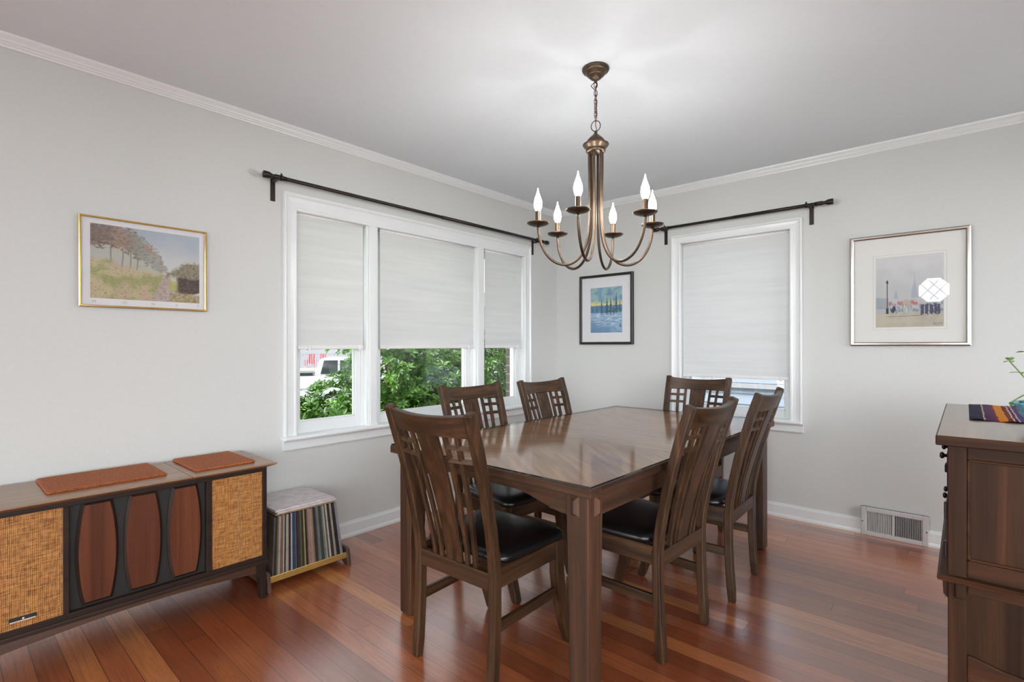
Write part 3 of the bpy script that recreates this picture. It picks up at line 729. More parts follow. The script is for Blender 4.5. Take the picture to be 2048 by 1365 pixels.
MB().lathe([(0,Z(2.160)),(.007,Z(2.158)),(.007,Z(2.148)),(.012,Z(2.142)),(.026,Z(2.130)),(.038,Z(2.117)),(.040,Z(2.112)),(.039,Z(2.109)),(.048,Z(2.104)),(.058,Z(2.098)),(.059,Z(2.095)),(.056,Z(2.091)),(.050,Z(2.083)),(.044,Z(2.077)),(.043,Z(2.074)),(.045,Z(2.069)),(.043,Z(2.064)),(.038,Z(2.061)),(0,Z(2.060))],36).build('hub',LM,ch,smooth=True)
RR=.262; right=Vector((cos(YAW),sin(YAW),0)); fwd=Vector((-sin(YAW),cos(YAW),0))
for deg in (-115,-49,4.5,62,126,182):
    q=radians(deg); d=right*cos(q)+fwd*sin(q); d3=lambda r,z: tuple(d*r+Vector((0,0,Z(z))))
    path=[d3(r,z) for r,z in ((.030,2.070),(.029,1.98),(.027,1.86),(.028,1.76),(.034,1.69),(.048,1.635),(.072,1.590),(.105,1.562),(.145,1.553),(.185,1.565),(.218,1.592),(.243,1.634),(.257,1.680),(RR,1.725))]
    # smooth the path
    P=[Vector(x) for x in path]; SP=[]
    for i in range(len(P)-1):
        p0=P[max(i-1,0)];p1=P[i];p2=P[i+1];p3=P[min(i+2,len(P)-1)]
        for k in range(4):
            t=k/4; SP.append(.5*((2*p1)+(-p0+p2)*t+(2*p0-5*p1+4*p2-p3)*t*t+(-p0+3*p1-3*p2+p3)*t**3))
    SP.append(P[-1])
    arm=MB().tube(SP,.0062,10).build('arm',LM,ch,smooth=True)
    c=tuple(d*RR+Vector((0,0,Z(1.725))))
    MB().lathe([(0,0),(.010,0),(.028,.003),(.044,.009),(.050,.014),(.050,.017),(.040,.015),(.020,.013),(0,.013)],28,c).build('drip_pan',LM,arm,smooth=True)
    MB().lathe([(0,.013),(.0115,.013),(.0115,.070),(0,.070)],18,c).build('candle_sleeve',LM,arm,bevel=.001,seg=1)
    MB().lathe([(0,.069),(.010,.070),(.0165,.086),(.0185,.100),(.0165,.118),(.0105,.136),(.0055,.150),(.0025,.162),(.0008,.172),(0,.173)],18,c).build('bulb',M['bulb'],arm,smooth=True)

# ------------------------------------------------------------------ stereo console
con=thing('stereo_console','long low walnut stereo console with woven speaker panels on left wall','console',(.0,-3.336,0))
Tq=lambda u,d,z:(d,u+3.336,z)
yl,yr=-3.819,-2.853; X=.412; zt=.617
m=MB(Tq); m.box(yl+.001,yl+.022,.035,X-.023,.178,zt-.001); m.box(yr-.022,yr-.001,.035,X-.023,.178,zt-.001); m.box(yl,yr,.035,.05,.178,zt); m.box(yl,yr,.05,X-.03,.178,.195)
m.build('carcass',M['condarkz'],con,bevel=.002)
m=MB(Tq)
for a,b in ((yl,yl+.020),(-3.585,-3.567),(-3.110,-3.088),(yr-.020,yr)): m.box(a,b,X-.022,X,.203,.598)
m.box(yl,yr,X-.022,X,.598,zt); m.box(yl,yr,X-.022,X,.178,.203)
m.build('front_frame',M['condark'],con,bevel=.002)
MB(Tq).box(yl-.004,yr+.004,.03,X+.006,.166,.184).build('moulding',M['condark'],con,bevel=.004)
MB(Tq).box(-3.567,-3.110,X-.036,X-.024,.203,.598).build('door_panel',M['conback'],con)
for y0,y1 in ((-3.799,-3.585),(-3.088,-2.873)):
    g=MB(Tq).box(y0,y1,X-.018,X-.006,.203,.598).build('speaker_cloth',M['cane'],con)
def oval(c,hw,hw2,z0,z1,n=14):
    pts=[]
    for i in range(n+1): f=i/n; pts.append((c+hw2+(hw-hw2)*sin(pi*f)**.8, z0+(z1-z0)*f))
    for i in range(n+1): f=1-i/n; pts.append((c-hw2-(hw-hw2)*sin(pi*f)**.8, z0+(z1-z0)*f))
    return pts
for c in (-3.483,-3.336,-3.189):
    m=MB(Tq); O=oval(c,.066,.046,.213,.598-.0); Oi=oval(c,.057,.038,.222,.589)
    m.loft([[(u,X-.024,z) for u,z in O],[(u,X-.017,z) for u,z in O],[(u,X-.009,z) for u,z in Oi]]); fr=m.build('raised_panel',M['condarkz'],con)
    m=MB(Tq); m.loft([[(u,X-.0095,z) for u,z in Oi],[(u,X-.007,z) for u,z in oval(c,.056,.037,.223,.588)]]); m.build('veneer',M['conov'],fr)
# top with bevelled underside, split by a lid seam
for a,b in ((yl-.035,-3.176),(-3.174,yr+.035)):
    m=MB(Tq); P=lambda dd,z:[(a+(dd if a<-3.5 else 0),.03,z),(b-(dd if b>-3 else 0),.03,z),(b-(dd if b>-3 else 0),X+.035-dd,z),(a+(dd if a<-3.5 else 0),X+.035-dd,z)]
    m.loft([P(.032,zt),P(.004,.630),P(0,.633),P(.002,.638)]); m.build('lid',M['contop'],con,bevel=.001,seg=1)
# shaped apron with feet
n=28; lo=[]
for i in range(n+1):
    f=i/n; u=yl+.012+(yr-yl-.024)*f; e=min(f,1-f)
    z=.128+.034*sin(pi*f) ; 
    if e<.030: z=.0
    elif e<.046: z=.105
    lo.append((u,z))
leg_u=.036
poly=[(yl+.006,.168)]
poly=[(yl+.006,.166),(yl+.008,.0),(yl+.024,.0),(yl+.026,.06),(yl+.032,.10),(yl+.046,.122),(yl+.07,.130)]
N_=20
for i in range(N_+1):
    f=i/N_; poly.append((yl+.09+(yr-yl-.18)*f,.132+.020*sin(pi*f)))
poly+=[(yr-.07,.130),(yr-.046,.122),(yr-.032,.10),(yr-.026,.06),(yr-.024,0),(yr-.008,0),(yr-.006,.166)]
m=MB(Tq); mid=poly[7:-7]
m.prism([(yl+.07,.166),(yl+.07,.130)]+mid+[(yr-.07,.130),(yr-.07,.166)],'y',0,1) if False else None
m.loft([[(u,d,z) for u,z in [(yl+.05,.166),(yl+.05,.126)]+mid+[(yr-.05,.126),(yr-.05,.166)]] for d in (X-.018,X)])
m.build('apron',M['conapron'],con,bevel=.002)
for s,ye in ((1,yl),(-1,yr)):
    for d0,d1 in ((X-.045,X),(.05,.09)):
        pts=[(ye+s*.004,.168),(ye+s*.006,0),(ye+s*.026,0),(ye+s*.028,.06),(ye+s*.034,.10),(ye+s*.050,.126),(ye+s*.050,.168)]
        m=MB(Tq); m.loft([[(u,d,z) for u,z in pts] for d in (d0,d1)]); m.build('leg',M['condarkz'],con,bevel=.002)
bd=MB(Tq); bd.box(-3.728,-3.656,X-.006,X-.002,.226,.243); bd=bd.build('badge',M['black'],con,bevel=.001,seg=1)
m=MB(Tq); m.box(-3.726,-3.658,X-.002,X-.0005,.2275,.231); m.lathe([(0,-.001),(.004,0),(0,.001)],10,(-3.690,X-.001,.2345),'y'); m.build('trim_strip',M['silver'],bd)
def mat_(x0,x1,y0,y1,z,label):
    cx,cy=(x0+x1)/2,(y0+y1)/2; m=MB(); hw,hh=(x1-x0)/2,(y1-y0)/2; n=22; V=[];Fc=[]
    def rp(ins,zz):
        pts=[]; r=.011
        for (sx,sy,a0) in ((1,1,0),(-1,1,90),(-1,-1,180),(1,-1,270)):
            for k in range(5):
                a=radians(a0+k*22.5); pts.append((sx*(hw-r-ins)+r*cos(a),sy*(hh-r-ins)+r*sin(a),zz))
        return pts
    m.loft([rp(.003,0),rp(0,.003),rp(0,.008),rp(.003,.0105),rp(.010,.0115)])
    o=m.build('rush_mat',M['rush']); o.location=(cx,cy,z); tag(o,label,'mat','woven mats on the console'); return o
mat_(.045,.345,-3.622,-3.238,.6385,'long orange woven rush mat on the left lid of the console')
mat_(.045,.372,-3.142,-2.888,.6385,'orange woven rush mat on the right lid of the console')

# ------------------------------------------------------------------ record rack
rk=thing('record_rack','low brass and walnut floor rack full of records beside the console','rack',(.2,-2.61,0))
Tq=lambda u,d,z:(d-.2,u+2.61,z)
for u0,u1 in ((-2.838,-2.820),(-2.412,-2.394)):
    m=MB(Tq); m.loft([[(u,d,z) for d,z in ((.03,0),(.075,0),(.085,.02),(.30,.02),(.345,0),(.388,0),(.372,.085),(.36,.092),(.05,.092),(.035,.085))] for u in (u0,u1)]); m.build('end_panel',M['rackwood'],rk,bevel=.002)
for d0,d1,z0,z1 in ((.356,.362,.036,.066),(.052,.058,.036,.066)):
    MB(Tq).box(-2.822,-2.410,d0,d1,z0,z1).build('rail',M['brass'],rk,bevel=.001,seg=1)
m=MB(Tq); m.box(-2.822,-2.410,.056,.358,.034,.038); m.build('base_tray',M['rackwood'],rk)
RC=[('taupe',(118,100,86)),('dark brown',(70,56,46)),('tan',(176,144,110)),('pale grey',(178,174,168)),('orange brown',(160,104,60)),('white',(206,202,196)),('charcoal',(62,60,58)),('sand',(190,172,140)),
    ('black',(44,42,42)),('cream',(210,202,178)),('blue',(30,74,140)),('pink',(178,120,128)),('charcoal',(58,56,56)),('olive',(120,110,66)),('dark brown',(60,46,40)),('yellow',(190,166,80)),('black',(40,36,34)),
    ('salmon',(186,132,112)),('peach',(196,152,128)),('tan',(170,142,116)),('charcoal',(70,68,66)),('white',(204,200,192)),('sage',(126,136,124)),('dark green',(74,78,66)),('grey green',(130,140,134)),('cream',(200,190,166)),('olive',(104,100,72)),('white',(210,206,198)),('dark brown',(66,54,46)),('sand',(186,170,140)),('black',(48,44,44)),('lilac grey',(150,144,160))]
ORD='first second third fourth fifth sixth seventh eighth ninth tenth eleventh twelfth thirteenth fourteenth fifteenth sixteenth seventeenth eighteenth nineteenth twentieth twenty-first twenty-second twenty-third twenty-fourth twenty-fifth twenty-sixth twenty-seventh twenty-eighth twenty-ninth thirtieth thirty-first thirty-second'.split()
def m_sleeve(rgb,i):
    k=N('sleeve_%s'%i); v=k.obj(); x_,y_,z_=k.sep(v); n=k.noise(v,26,3); n2=k.noise(k.comb(k.math('MULTIPLY',x_,.3),y_,k.math('MULTIPLY',z_,.12)),210,3)
    c=lin(rgb); col=k.ramp(k.math('ADD',k.math('MULTIPLY',n,.6),k.math('MULTIPLY',n2,.4)),[(.38,tuple(q*.78 for q in c[:3])+(1,)),(.5,c),(.68,tuple(min(1,q*1.15) for q in c[:3])+(1,))])
    return k.bsdf(col,.5,0,None,0,.1,.3)
sm_={}
rr=random.Random(3); wts=[rr.uniform(.55,1.5) for _ in RC]; tot=sum(wts); acc=0
for i,(nm,rgb) in enumerate(RC):
    if nm not in sm_: sm_[nm]=m_sleeve(tuple(.80*(.62*q+.38*sum(rgb)/3) for q in rgb),nm.replace(' ','_'))
    w=wts[i]/tot; f=acc+w/2; acc+=w
    yb=-2.806+f*.384; yt=-2.793+f*.328; th=w*.384-.0008; th2=w*.328-.0008; h=.311+rr.uniform(-.004,.003); x1=.352+rr.uniform(-.008,.005); x0=x1-.312
    m=MB(); c=(yb+yt)/2
    m.hexa([(x0,yb-th/2-c,0),(x1,yb-th/2-c,0),(x1,yb+th/2-c,0),(x0,yb+th/2-c,0),(x0,yt-th2/2-c,h),(x1,yt-th2/2-c,h),(x1,yt+th2/2-c,h),(x0,yt+th2/2-c,h)])
    o=m.build('record_sleeve',sm_[nm],bevel=.0012,seg=1); o.location=(0,c,.0388)
    tag(o,'%s spined record sleeve, %s from the left standing in the rack'%(nm,ORD[i]),'record','records standing in the rack')
zz=.3535
TOPS=[('sleeve_kraft',(150,122,98),'brown edged record sleeve lying flat at the bottom of the top pile',.002),('sleeve_gray',(190,186,182),'grey record sleeve lying flat in the middle of the top pile',.006),('sleeve_mauve',(198,190,192),'pale mauve record sleeve lying flat, topmost on the rack',-.004)]
for i,(k_,rgb,lb,off) in enumerate(TOPS):
    m=MB(); m.box(-.157,.157,-.157,.157,0,.0085); o=m.build('record_sleeve',m_sleeve(rgb,k_),bevel=.0008,seg=1); o.location=(.196+off,-2.628+off,zz+i*.0088); o.rotation_euler=(0,0,.02*(i-1)); tag(o,lb,'record','records lying flat on the rack')

# ------------------------------------------------------------------ sideboard
sb=thing('sideboard','tall dark wood sideboard at the right edge, knobs facing the table','sideboard',(3.06,-1.44,0))
Tq=lambda x,y,z:(x-3.06,y+1.44,z)
x0,x1,y0,y1=2.848,3.30,-1.948,-.94
MB(Tq).box(x0-.026,x1+.02,y0-.032,y1+.030,.900,.928).build('top',M['sidex'],sb,bevel=.003)
MB(Tq).box(x0-.022,x1+.016,y0-.028,y1+.026,.9279,.9285).build('top_sheen_sheet',M['sidetop'],sb)  # paler sheet; the reflected light on the top is put into its colour
# carcass: stiles, rails and recessed panels, both ends
for ya,yb in ((y0,y0+.02),(y1-.02,y1)):
    for xa in (x0,x1-.042): MB(Tq).box(xa,xa+.042,ya,yb,0.0,.900).build('corner_post',M['sidez'],sb,bevel=.003)
for ya,yb,s in ((y0,y0+.018,1),(y1-.018,y1,-1)):
    for za,zb in ((.862,.900),(.523,.572),(.478,.506)): MB(Tq).box(x0+.042,x1-.042,ya,yb,za,zb).build('side_rail',M['sidex'],sb,bevel=.003)
    m=MB(Tq)
    m.loft([[(u,yy,z) for u,z in [(x0+.042,.302),(x0+.06,.300),(x0+.12,.285),((x0+x1)/2,.275),(x1-.12,.285),(x1-.042,.302),(x1-.042,.20),(x1-.1,.215),((x0+x1)/2,.232),(x0+.1,.215),(x0+.042,.20)]] for yy in (ya,yb)])
    m.build('side_rail',M['sidex'],sb,bevel=.003)
    pa,pb=(ya+.010,ya+.016) if s==1 else (yb-.016,yb-.010)
    MB(Tq).box(x0+.042,x1-.042,pa,pb,.572,.862).build('side_panel',M['sidez'],sb); MB(Tq).box(x0+.042,x1-.042,pa,pb,.28,.478).build('side_panel',M['sidez'],sb)
    fr=MB(Tq); b_=.007   # bead round the upper panel
    q0,q1=(ya+.002,ya+.012) if s==1 else (yb-.012,yb-.002)
    fr.box(x0+.042,x0+.042+b_,q0,q1,.572,.862); fr.box(x1-.042-b_,x1-.042,q0,q1,.572,.862); fr.box(x0+.042,x1-.042,q0,q1,.572,.572+b_); fr.box(x0+.042,x1-.042,q0,q1,.862-b_,.862)
    fr.build('bead',M['sidex'],sb,bevel=.002,seg=1)
m=MB(Tq); m.loft([[(u,v,z) for u,v in ((x0-e,y0-e),(x1,y0-e),(x1,y1+e),(x0-e,y1+e))] for e,z in ((.012,.505),(.022,.509),(.024,.517),(.018,.523),(.0,.5235))])
m.build('waist_moulding',M['sidex'],sb)
for yy in (y0-.014,y1):
    m=MB(Tq); m.loft([[(u,v,z) for u,v in ((x0+.016,yy),(x0+.040,yy),(x0+.040,yy+.014),(x0+.016,yy+.014))] for z in (.462,.505)]); m.build('corbel',M['sidez'],sb,bevel=.004)
m=MB(Tq); m.hexa([(x0-.010,y0+.006,.462),(x0,y0+.006,.452),(x0,y0+.03,.452),(x0-.010,y0+.03,.462),(x0-.012,y0+.006,.505),(x0,y0+.006,.505),(x0,y0+.03,.505),(x0-.012,y0+.03,.505)]); m.build('corbel',M['sidez'],sb)
MB(Tq).box(x0+.02,x1-.005,y0+.02,y1-.02,.20,.24).build('bottom_board',M['sidex'],sb); MB(Tq).box(x1-.02,x1-.006,y0+.02,y1-.02,.20,.90).build('back_board',M['sidez'],sb)
ym=(y0+y1)/2
m=MB(Tq); m.box(x0+.002,x0+.02,y0+.02,y1-.02,.875,.900); m.box(x0+.002,x0+.02,y0+.02,y1-.02,.500,.523); m.box(x0+.002,x0+.02,ym-.012,ym+.012,.523,.9); m.box(x0+.002,x0+.02,y0+.02,y1-.02,.745,.762); m.build('front_rail',M['sidex'],sb)
for ya,yb in ((y0+.024,ym-.014),(ym+.014,y1-.024)):
    dr=MB(Tq).box(x0-.002,x0+.018,ya,yb,.766,.872).build('drawer',M['sidez'],sb,bevel=.003)
    for f in (.3,.7): MB(Tq).lathe([(0,0),(.005,-.001),(.005,-.008),(.010,-.012),(.011,-.016),(.007,-.020),(0,-.021)],14,(x0-.002,ya+(yb-ya)*f,.84),'x').build('knob',M['knob'],dr,smooth=True)
    MB(Tq).box(x0-.010,x0-.002,ya+.12,ya+.16,.79,.815).build('escutcheon',M['knob'],dr,bevel=.002,seg=1)
    do=MB(Tq).box(x0-.002,x0+.018,ya,yb,.527,.741).build('door',M['sidez'],sb,bevel=.003)
    near=ya<ym-.1
    for zc in (.70,.585): MB(Tq).box(x0-.009,x0-.001,(ya+.002 if near else yb-.022),(ya+.022 if near else yb-.002),zc-.024,zc+.024).build('hinge',M['knob'],do,bevel=.002,seg=1)
    MB(Tq).lathe([(0,0),(.005,-.001),(.005,-.008),(.010,-.012),(.011,-.016),(.007,-.020),(0,-.021)],14,(x0-.002,(yb-.04 if near else ya+.04),.65),'x').build('knob',M['knob'],do,smooth=True)
# runner and plant on the sideboard
tx=MB(); nx,ny=40,10; 
rings=[]
for i in range(nx+1):
    x=.40*i/nx; rings.append([(x,.0+.60*j/ny+.004*sin(x*60),.0035+.0025*sin(x*70+j*.7)*sin(j*.9+1)) for j in range(ny+1)])
for i in range(nx):
    pass
tx.loft(rings,False,False)
ru=tx.build('table_runner',M['textile'],smooth=True); ru.location=(2.897,-1.515,.9290); ru.scale=(1,1,1); so=ru.modifiers.new('thick','SOLIDIFY'); so.thickness=.002; so.offset=1
tag(ru,'navy purple and orange striped woven runner on top of the sideboard','table runner')
pt=thing('potted_plant','trailing green plant in a blue glazed pot on the sideboard','potted plant',(3.082,-1.625,.9360))
MB().lathe([(0,0),(.045,0),(.052,.012),(.070,.040),(.079,.062),(.084,.068),(.084,.074),(.078,.075),(.072,.066),(.064,.052),(0,.05)],36).build('pot',M['pot'],pt,smooth=True)
MB().lathe([(0,.053),(.066,.054),(0,.060)],20).build('soil',M['bark'],pt)
rp=random.Random(5)
def leaf(m,p,d,up,L,W):
    d=d.normalized(); s=d.cross(up).normalized(); n=s.cross(d).normalized()
    P=lambda t,w,h: p+d*L*t+s*W*w+n*(W*h-L*.10*t*t)
    m.add([P(0,0,0),P(.32,.42,.12),P(.66,.44,.12),P(1,0,0),P(.66,-.44,.12),P(.32,-.42,.12),P(.5,0,0)],[(0,1,6),(1,2,6),(2,3,6),(3,4,6),(4,5,6),(5,0,6)])
st=MB(); lf=MB()
for (ax,tip_) in ((0,[(0,0,.055),(-.03,.0,.11),(-.065,.012,.165),(-.088,.02,.20)]),(1,[(0,0,.055),(-.035,0,.10),(-.058,-.005,.095),(-.082,-.01,.075),(-.088,-.012,.060)]),(2,[(0,0,.055),(-.01,.02,.12),(-.03,.03,.18),(-.05,.03,.23)]),(3,[(0,0,.055),(.02,.0,.12),(.05,.0,.17)]),(4,[(0,0,.055),(-.02,-.02,.09),(-.045,-.03,.095),(-.06,-.035,.07)]),(5,[(0,0,.055),(.01,.03,.13),(.0,.05,.2)])):
    P=[Vector(q) for q in tip_]; st.tube(P,[.0028,.0024,.002,.0018,.0016][:len(P)],6)
    for i in range(1,len(P)):
        for k in range(4 if i==len(P)-1 else 3):
            an=rp.uniform(0,2*pi); dr=Vector((cos(an),sin(an),rp.uniform(-.2,.7)));
            if ax in(1,4) and i<len(P)-1 : continue
            leaf(lf,P[i],dr,Vector((0,0,1)),rp.uniform(.02,.034),rp.uniform(.012,.018))
st.build('stem',M['plantleaf'],pt,smooth=True); lf.build('foliage',M['plantleaf'],pt)

# ------------------------------------------------------------------ outdoors
def gz(x):      # lawn profile away from the house
    if x>-7: return -.42+ .42*sm(-2.5,-7,x)
    return 0.0-1.1*sm(-7.5,-11,x)
m=MB(); rings=[]
xs=[-.165]+[-.6*i for i in range(1,20)]; 
for x in xs: rings.append([(x,y,gz(x)+.03*fbm(x,y,.6,2)) for y in [-14+1.4*j for j in range(36)]])
m.loft(rings,False,False); struct(m,'lawn',M['grass'],smooth=True)
m=MB(); m.box(-70,-11.3,-30,60,-1.3,-1.12); struct(m,'street',M['road'])
m=MB(); m.loft([[(x,y,-.44) for x in (-.165,60)] for y in (.17,40)],False,False); struct(m,'ground',plain('gravel',(150,148,146),.95,var=.2,scale=40))  # grey in place of grass to keep the bounce light neutral
m=MB(); m.loft([[(x,y,-.45) for x in (-.165,60)] for y in (-40,-6.78)],False,False); m.loft([[(x,y,-.45) for x in (4.78,60)] for y in (-6.78,.17)],False,False); struct(m,'bounce_ground',plain('concrete',(186,184,180),.9,var=.06,scale=3))  # unseen ground made neutral grey to keep green out of the bounce light
def bush(name,label,blobs,nwh,seed,stems):
    r=random.Random(seed); m=MB()
    cx=sum(b[0] for b in blobs)/len(blobs); cy=sum(b[1] for b in blobs)/len(blobs); t=thing(name,label,'shrub',(cx,cy,-.42),0,'rhododendrons outside the windows')
    o=Vector((cx,cy,-.42)); tot=sum(b[3]**2 for b in blobs)
    for (bx,by,bz,br) in blobs:
        for i in range(int(nwh*br*br/tot)):
            a=r.uniform(0,2*pi); z=r.uniform(-.75,1); q=sqrt(1-z*z); rad=br*r.uniform(.62,1.06)
            p=Vector((bx+rad*q*cos(a),by+rad*q*sin(a),bz+rad*z*.95))
            if p.x>-.24 or p.z<-.3: continue
            ax=(Vector((q*cos(a),q*sin(a),z*.6+.75))).normalized(); s=ax.cross(Vector((.3,.2,.9))).normalized(); w=ax.cross(s)
            k=r.randint(6,9); a0=r.uniform(0,6)
            for j in range(k):
                an=a0+2*pi*j/k; d=(s*cos(an)+w*sin(an))+ax*r.uniform(.05,.75)
                leaf(m,p-o+d.normalized()*.008,d,ax,r.uniform(.046,.072),r.uniform(.021,.032))
    m.build('foliage',M['leaf'],t)
    st=MB()
    for (sx,sy,ex,ey,ez) in stems:
        st.tube([Vector((sx,sy,-.42))-o,Vector(((sx+ex)/2,(sy+ey)/2+.05,ez*.45))-o,Vector((ex,ey,ez))-o],[.018,.013,.006],7)
    st.build('branch',M['bark'],t,smooth=True); return t
# left light
bush('rhododendron','dark green rhododendron outside the left light of the three-part window',[(-1.15,-1.95,.35,.44),(-1.0,-1.60,.62,.38),(-1.35,-2.05,.05,.40),(-1.0,-1.55,.25,.42),(-.95,-1.78,.0,.36),(-1.25,-2.25,.30,.30),(-1.1,-2.0,.60,.24)],1500,1,[(-1.1,-1.75,-1.1,-2.0,.5),(-1.1,-1.75,-1.0,-1.6,.8),(-1.1,-1.75,-1.3,-1.9,.4)])
bush('rhododendron','tall rhododendron filling the view from the middle light of the three-part window',[(-1.2,-1.0,.95,.46),(-1.35,-.45,.85,.48),(-1.0,-.95,.35,.48),(-1.15,-.35,.35,.48),(-1.6,-.8,1.25,.36),(-1.0,-.55,.75,.42)],1600,2,[(-1.2,-.8,-1.2,-1.0,1.0),(-1.2,-.8,-1.3,-.45,.9),(-1.2,-.8,-1.0,-.7,.7),(-1.2,-.8,-1.1,-1.15,.7)])
bush('rhododendron','rhododendron outside the right light of the three-part window',[(-1.3,.35,.9,.46),(-1.25,.3,.4,.46),(-1.0,.0,.5,.40),(-1.1,.1,1.05,.36)],850,3,[(-1.2,.2,-1.2,.3,1.0),(-1.2,.2,-1.1,0,.8)])
# hanging leaves of a street tree
def tree(label,x,y,zb,blobs,n,seed):
    r=random.Random(seed); t=thing('tree',label,'tree',(x,y,zb)); o=Vector((x,y,zb)); m=MB()
    for bx,by,bz,br in blobs:
        for i in range(n):
            a=r.uniform(0,2*pi); z=r.uniform(-1,1); q=sqrt(1-z*z); rad=br*r.uniform(.3,1)**.5
            p=Vector((bx+rad*q*cos(a),by+rad*q*sin(a),bz+rad*z*.8))
            for k in range(2): leaf(m,p-o,Vector((r.uniform(-1,1),r.uniform(-1,1),r.uniform(-1,.2))),Vector((0,0,1)),r.uniform(.09,.15),r.uniform(.06,.09))
    m.build('foliage',M['leaf2'],t)
    st=MB(); st.tube([(0,0,0),(.1,.05,1.5),(.05,-.1,3.0)],[.12,.10,.05],9)
    for bx,by,bz,br in blobs: st.tube([Vector((.07,0,2.0)),(Vector((.07,0,2.0))+Vector((bx,by,bz))-o)*.5+Vector((0,0,.1)),Vector((bx,by,bz))-o],[.035,.02,.008],6)
    st.build('trunk',M['bark'],t,smooth=True); return t
tree('broadleaf tree in front of the white truck, leaves hanging into the left light',-4.6,1.35,-.2,[(-4.4,.42,1.40,.40),(-4.35,-.2,1.46,.32),(-4.7,.9,1.75,.5),(-4.6,1.3,2.5,.8)],150,8)
# brick pier beside the right light
pm=MB(); yb_=-.215
pm.box(-.45,-.17,yb_,.16,-.45,2.9); struct(pm,'trim_3',M['stone']); 
mo=MB()
for i in range(40): mo.box(-.452,-.168,yb_-.002,.162,-.42+i*.083,-.41+i*.083)
mo.build('mortar',plain('mortar',(120,114,106),.9),bpy.data.objects['trim_3'])

# pickup truck across the lawn
tk=thing('pickup_truck','white crew cab pickup parked beyond the lawn, seen through left light','truck',(-15.46,6.58,-1.12),radians(-120))
# local x = length (front +x -> world -y?), keep bed on the left of the view
def side(poly,w,name,mat,par,bev=.03):
    m=MB(); m.loft([[(x,s*w,z) for x,z in poly] for s in (-1,1)]); return m.build(name,mat,par,bevel=bev,seg=3)
fl=-1  # bed towards local -x
body=[(-2.9,.55),(-2.9,1.18),(-.75,1.20),(-.75,1.22),(1.35,1.22),(2.55,1.10),(2.75,.98),(2.78,.50),(2.3,.42),(-2.4,.42)]
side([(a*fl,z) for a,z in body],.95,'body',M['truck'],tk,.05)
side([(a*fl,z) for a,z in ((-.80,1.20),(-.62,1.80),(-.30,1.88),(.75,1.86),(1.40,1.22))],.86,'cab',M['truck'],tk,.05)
for a0,a1,b0,b1 in ((-.58,.02,-.46,.02),(.10,.98,.10,.72)):
    m=MB()
    for s in (-1,1): m.loft([[(x*fl,s*(.875+dd),z) for x,z in ((a0,1.26),(a1,1.26),(b1,1.76),(b0,1.76))] for dd in (-.02,.006)])
    m.build('side_window',M['cardark'],tk)
m=MB(); m.loft([[(x*fl,y,z) for x,z in ((-2.88,1.19),(-.80,1.21),(-.80,1.235),(-2.88,1.215))] for y in (-.955,-.86)]); m.loft([[(x*fl,y,z) for x,z in ((-2.88,1.19),(-.80,1.21),(-.80,1.235),(-2.88,1.215))] for y in (.86,.955)]); m.box(*sorted((-2.75*fl,-.85*fl)),-.80,.80,1.18,1.31); m.build('bed_cover',M['cardark'],tk)
for x in (-1.85,1.85):
    for s in (-1,1):
        w=MB().lathe([(0,-.11),(.30,-.11),(.38,-.09),(.38,.09),(.30,.11),(0,.11)],24,(x*fl,s*.84,.38),'y').build('wheel',M['rubber'],tk,smooth=False)
# houses
hs=thing('house','white clapboard house with front porch across the street','house',(-34,18,-1.2))
def siding_wall(m,u0,u1,z0,z1,lap,T,d=0):
    n=int((z1-z0)/lap)
    for i in range(n):
        z=z0+i*lap; m.loft([[T(u,dd,zz) for dd,zz in ((d-.05,z),(d+.022,z),(d+.006,z+lap),(d-.05,z+lap))] for u in (u0,u1)])
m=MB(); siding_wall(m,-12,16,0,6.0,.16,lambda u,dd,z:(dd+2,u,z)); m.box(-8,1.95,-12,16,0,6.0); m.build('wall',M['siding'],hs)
m=MB(); m.prism([(-8.6,6.0),(2.6,6.0),(-3,9.0)],'y',-12.5,16.5); m.build('roof',M['roof'],hs)
for u in (-9,-5.5,2.0,5.5,9):
    for z in (1.5,):
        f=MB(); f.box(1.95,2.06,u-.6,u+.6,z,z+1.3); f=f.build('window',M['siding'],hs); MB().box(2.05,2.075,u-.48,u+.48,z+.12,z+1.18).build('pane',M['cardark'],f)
MB().box(2.0,4.6,-9,4,-.2,.95).build('porch',M['porch'],hs)
m=MB(); 
for i in range(82): u=-9+i*.16; m.box(4.45,4.49,u,u+.05,.95,1.85)
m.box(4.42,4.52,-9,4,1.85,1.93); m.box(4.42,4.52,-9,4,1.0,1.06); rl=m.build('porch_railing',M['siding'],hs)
for u,lb in ((-4.9,'red slatted chair on the porch across the street, the left one'),(-4.05,'red slatted chair on the porch across the street, the right one')):
    a=thing('porch_chair',lb,'chair',(-34+3.6,18+u,-1.2+.95),radians(80),'red chairs on the porch'); a.scale=(.78,.78,.78)
    m=MB()
    for i in range(5): m.hexa([(-.28+i*.115,-.2,.32),(-.19+i*.115,-.2,.32),(-.19+i*.115,-.17,.32),(-.28+i*.115,-.17,.32),(-.30+i*.125,-.48,1.15),(-.21+i*.125,-.48,1.15),(-.21+i*.125,-.45,1.15),(-.30+i*.125,-.45,1.15)])
    m.build('backrest',M['redpaint'],a); MB().box(-.30,.30,-.22,.30,.33,.37).build('seat',M['redpaint'],a)
    for sx in (-1,1):
        MB().box(sx*.34-.05,sx*.34+.05,-.35,.38,.55,.58).build('armrest',M['redpaint'],a)
        MB().box(sx*.30-.02,sx*.30+.02,.26,.32,0,.55).build('leg',M['redpaint'],a); MB().box(sx*.30-.02,sx*.30+.02,-.30,-.24,0,.55).build('leg',M['redpaint'],a)
nh=thing('neighbour_house','grey blue lap sided house close outside the single window','house',(1.5,3.3,-.45))
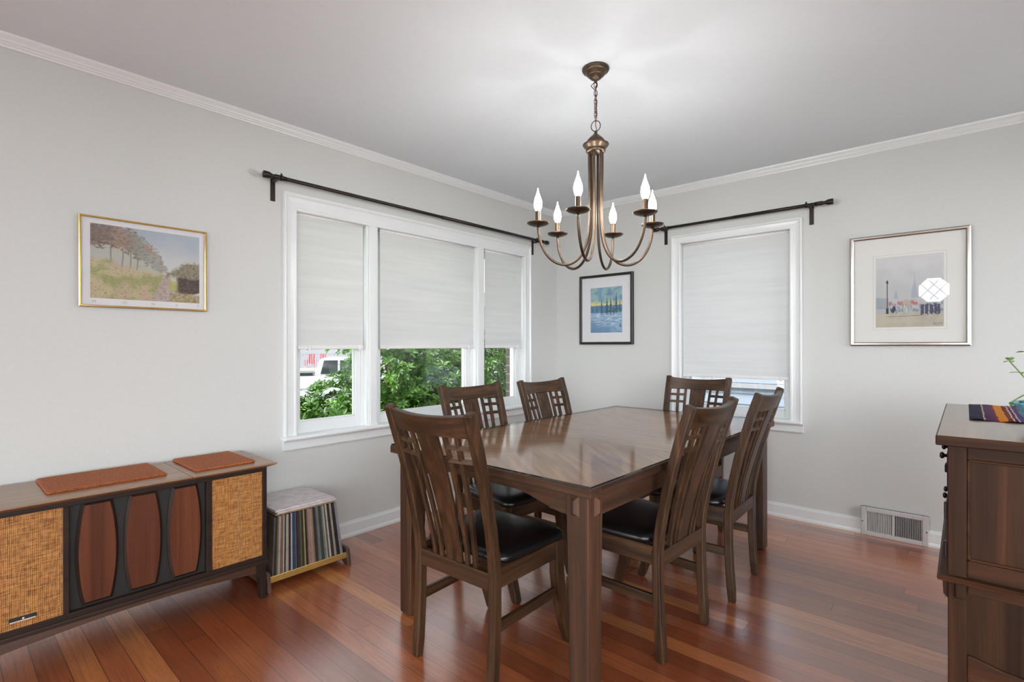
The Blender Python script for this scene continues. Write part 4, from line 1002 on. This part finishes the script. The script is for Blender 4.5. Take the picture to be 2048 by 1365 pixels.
m=MB(); siding_wall(m,-2.5,9,0,5.2,.142,lambda u,dd,z:(u,-dd,z)); m.box(-2.5,9,.04,6,0,5.2); m.build('wall',M['siding2'],nh)
m=MB(); m.prism([(-.5,5.2),(6.5,5.2),(3,7.6)],'x',-2.8,9.3); m.build('roof',M['roof'],nh)
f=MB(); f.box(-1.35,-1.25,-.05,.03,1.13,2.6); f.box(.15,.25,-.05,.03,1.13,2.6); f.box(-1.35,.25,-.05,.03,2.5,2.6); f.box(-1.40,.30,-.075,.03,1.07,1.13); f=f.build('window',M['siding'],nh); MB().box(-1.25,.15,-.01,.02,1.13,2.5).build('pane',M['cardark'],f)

# ------------------------------------------------------------------ light
wd=bpy.data.worlds.new('sky'); sc.world=wd; wd.use_nodes=True; nt=wd.node_tree; nt.nodes.clear()
o=nt.nodes.new('ShaderNodeOutputWorld'); bg=nt.nodes.new('ShaderNodeBackground'); nt.links.new(bg.outputs[0],o.inputs[0])
tc=nt.nodes.new('ShaderNodeTexCoord'); dt=nt.nodes.new('ShaderNodeVectorMath'); dt.operation='DOT_PRODUCT'; nt.links.new(tc.outputs['Generated'],dt.inputs[0]); dt.inputs[1].default_value=Vector((.52,-.79,.30)).normalized()
mp=nt.nodes.new('ShaderNodeMapRange'); mp.interpolation_type='SMOOTHSTEP'; mp.inputs['From Min'].default_value=.25; mp.inputs['From Max'].default_value=.95; mp.inputs['To Min'].default_value=1.15; mp.inputs['To Max'].default_value=11.0  # bright lobe added behind the camera to fill the room through the openings
nt.links.new(dt.outputs['Value'],mp.inputs['Value']); nt.links.new(mp.outputs[0],bg.inputs[1]); bg.inputs[0].default_value=(.965,.99,1.02,1)
sd=bpy.data.lights.new('sun','SUN'); sd.energy=3.2; sd.angle=radians(1.5); sd.color=(1,.96,.9)
so_=bpy.data.objects.new('sun',sd); C.objects.link(so_); so_.rotation_euler=Vector((-.10,.50,-.86)).to_track_quat('-Z','Y').to_euler()

sc.view_settings.view_transform='Standard'; sc.view_settings.look='None'; sc.view_settings.gamma=1; sc.view_settings.use_curve_mapping=False
sc.view_settings.exposure=0.22
sc.cycles.use_denoising=True; sc.cycles.max_bounces=10; sc.cycles.diffuse_bounces=6; sc.cycles.transparent_max_bounces=16
sc.cycles.caustics_reflective=False; sc.cycles.caustics_refractive=False
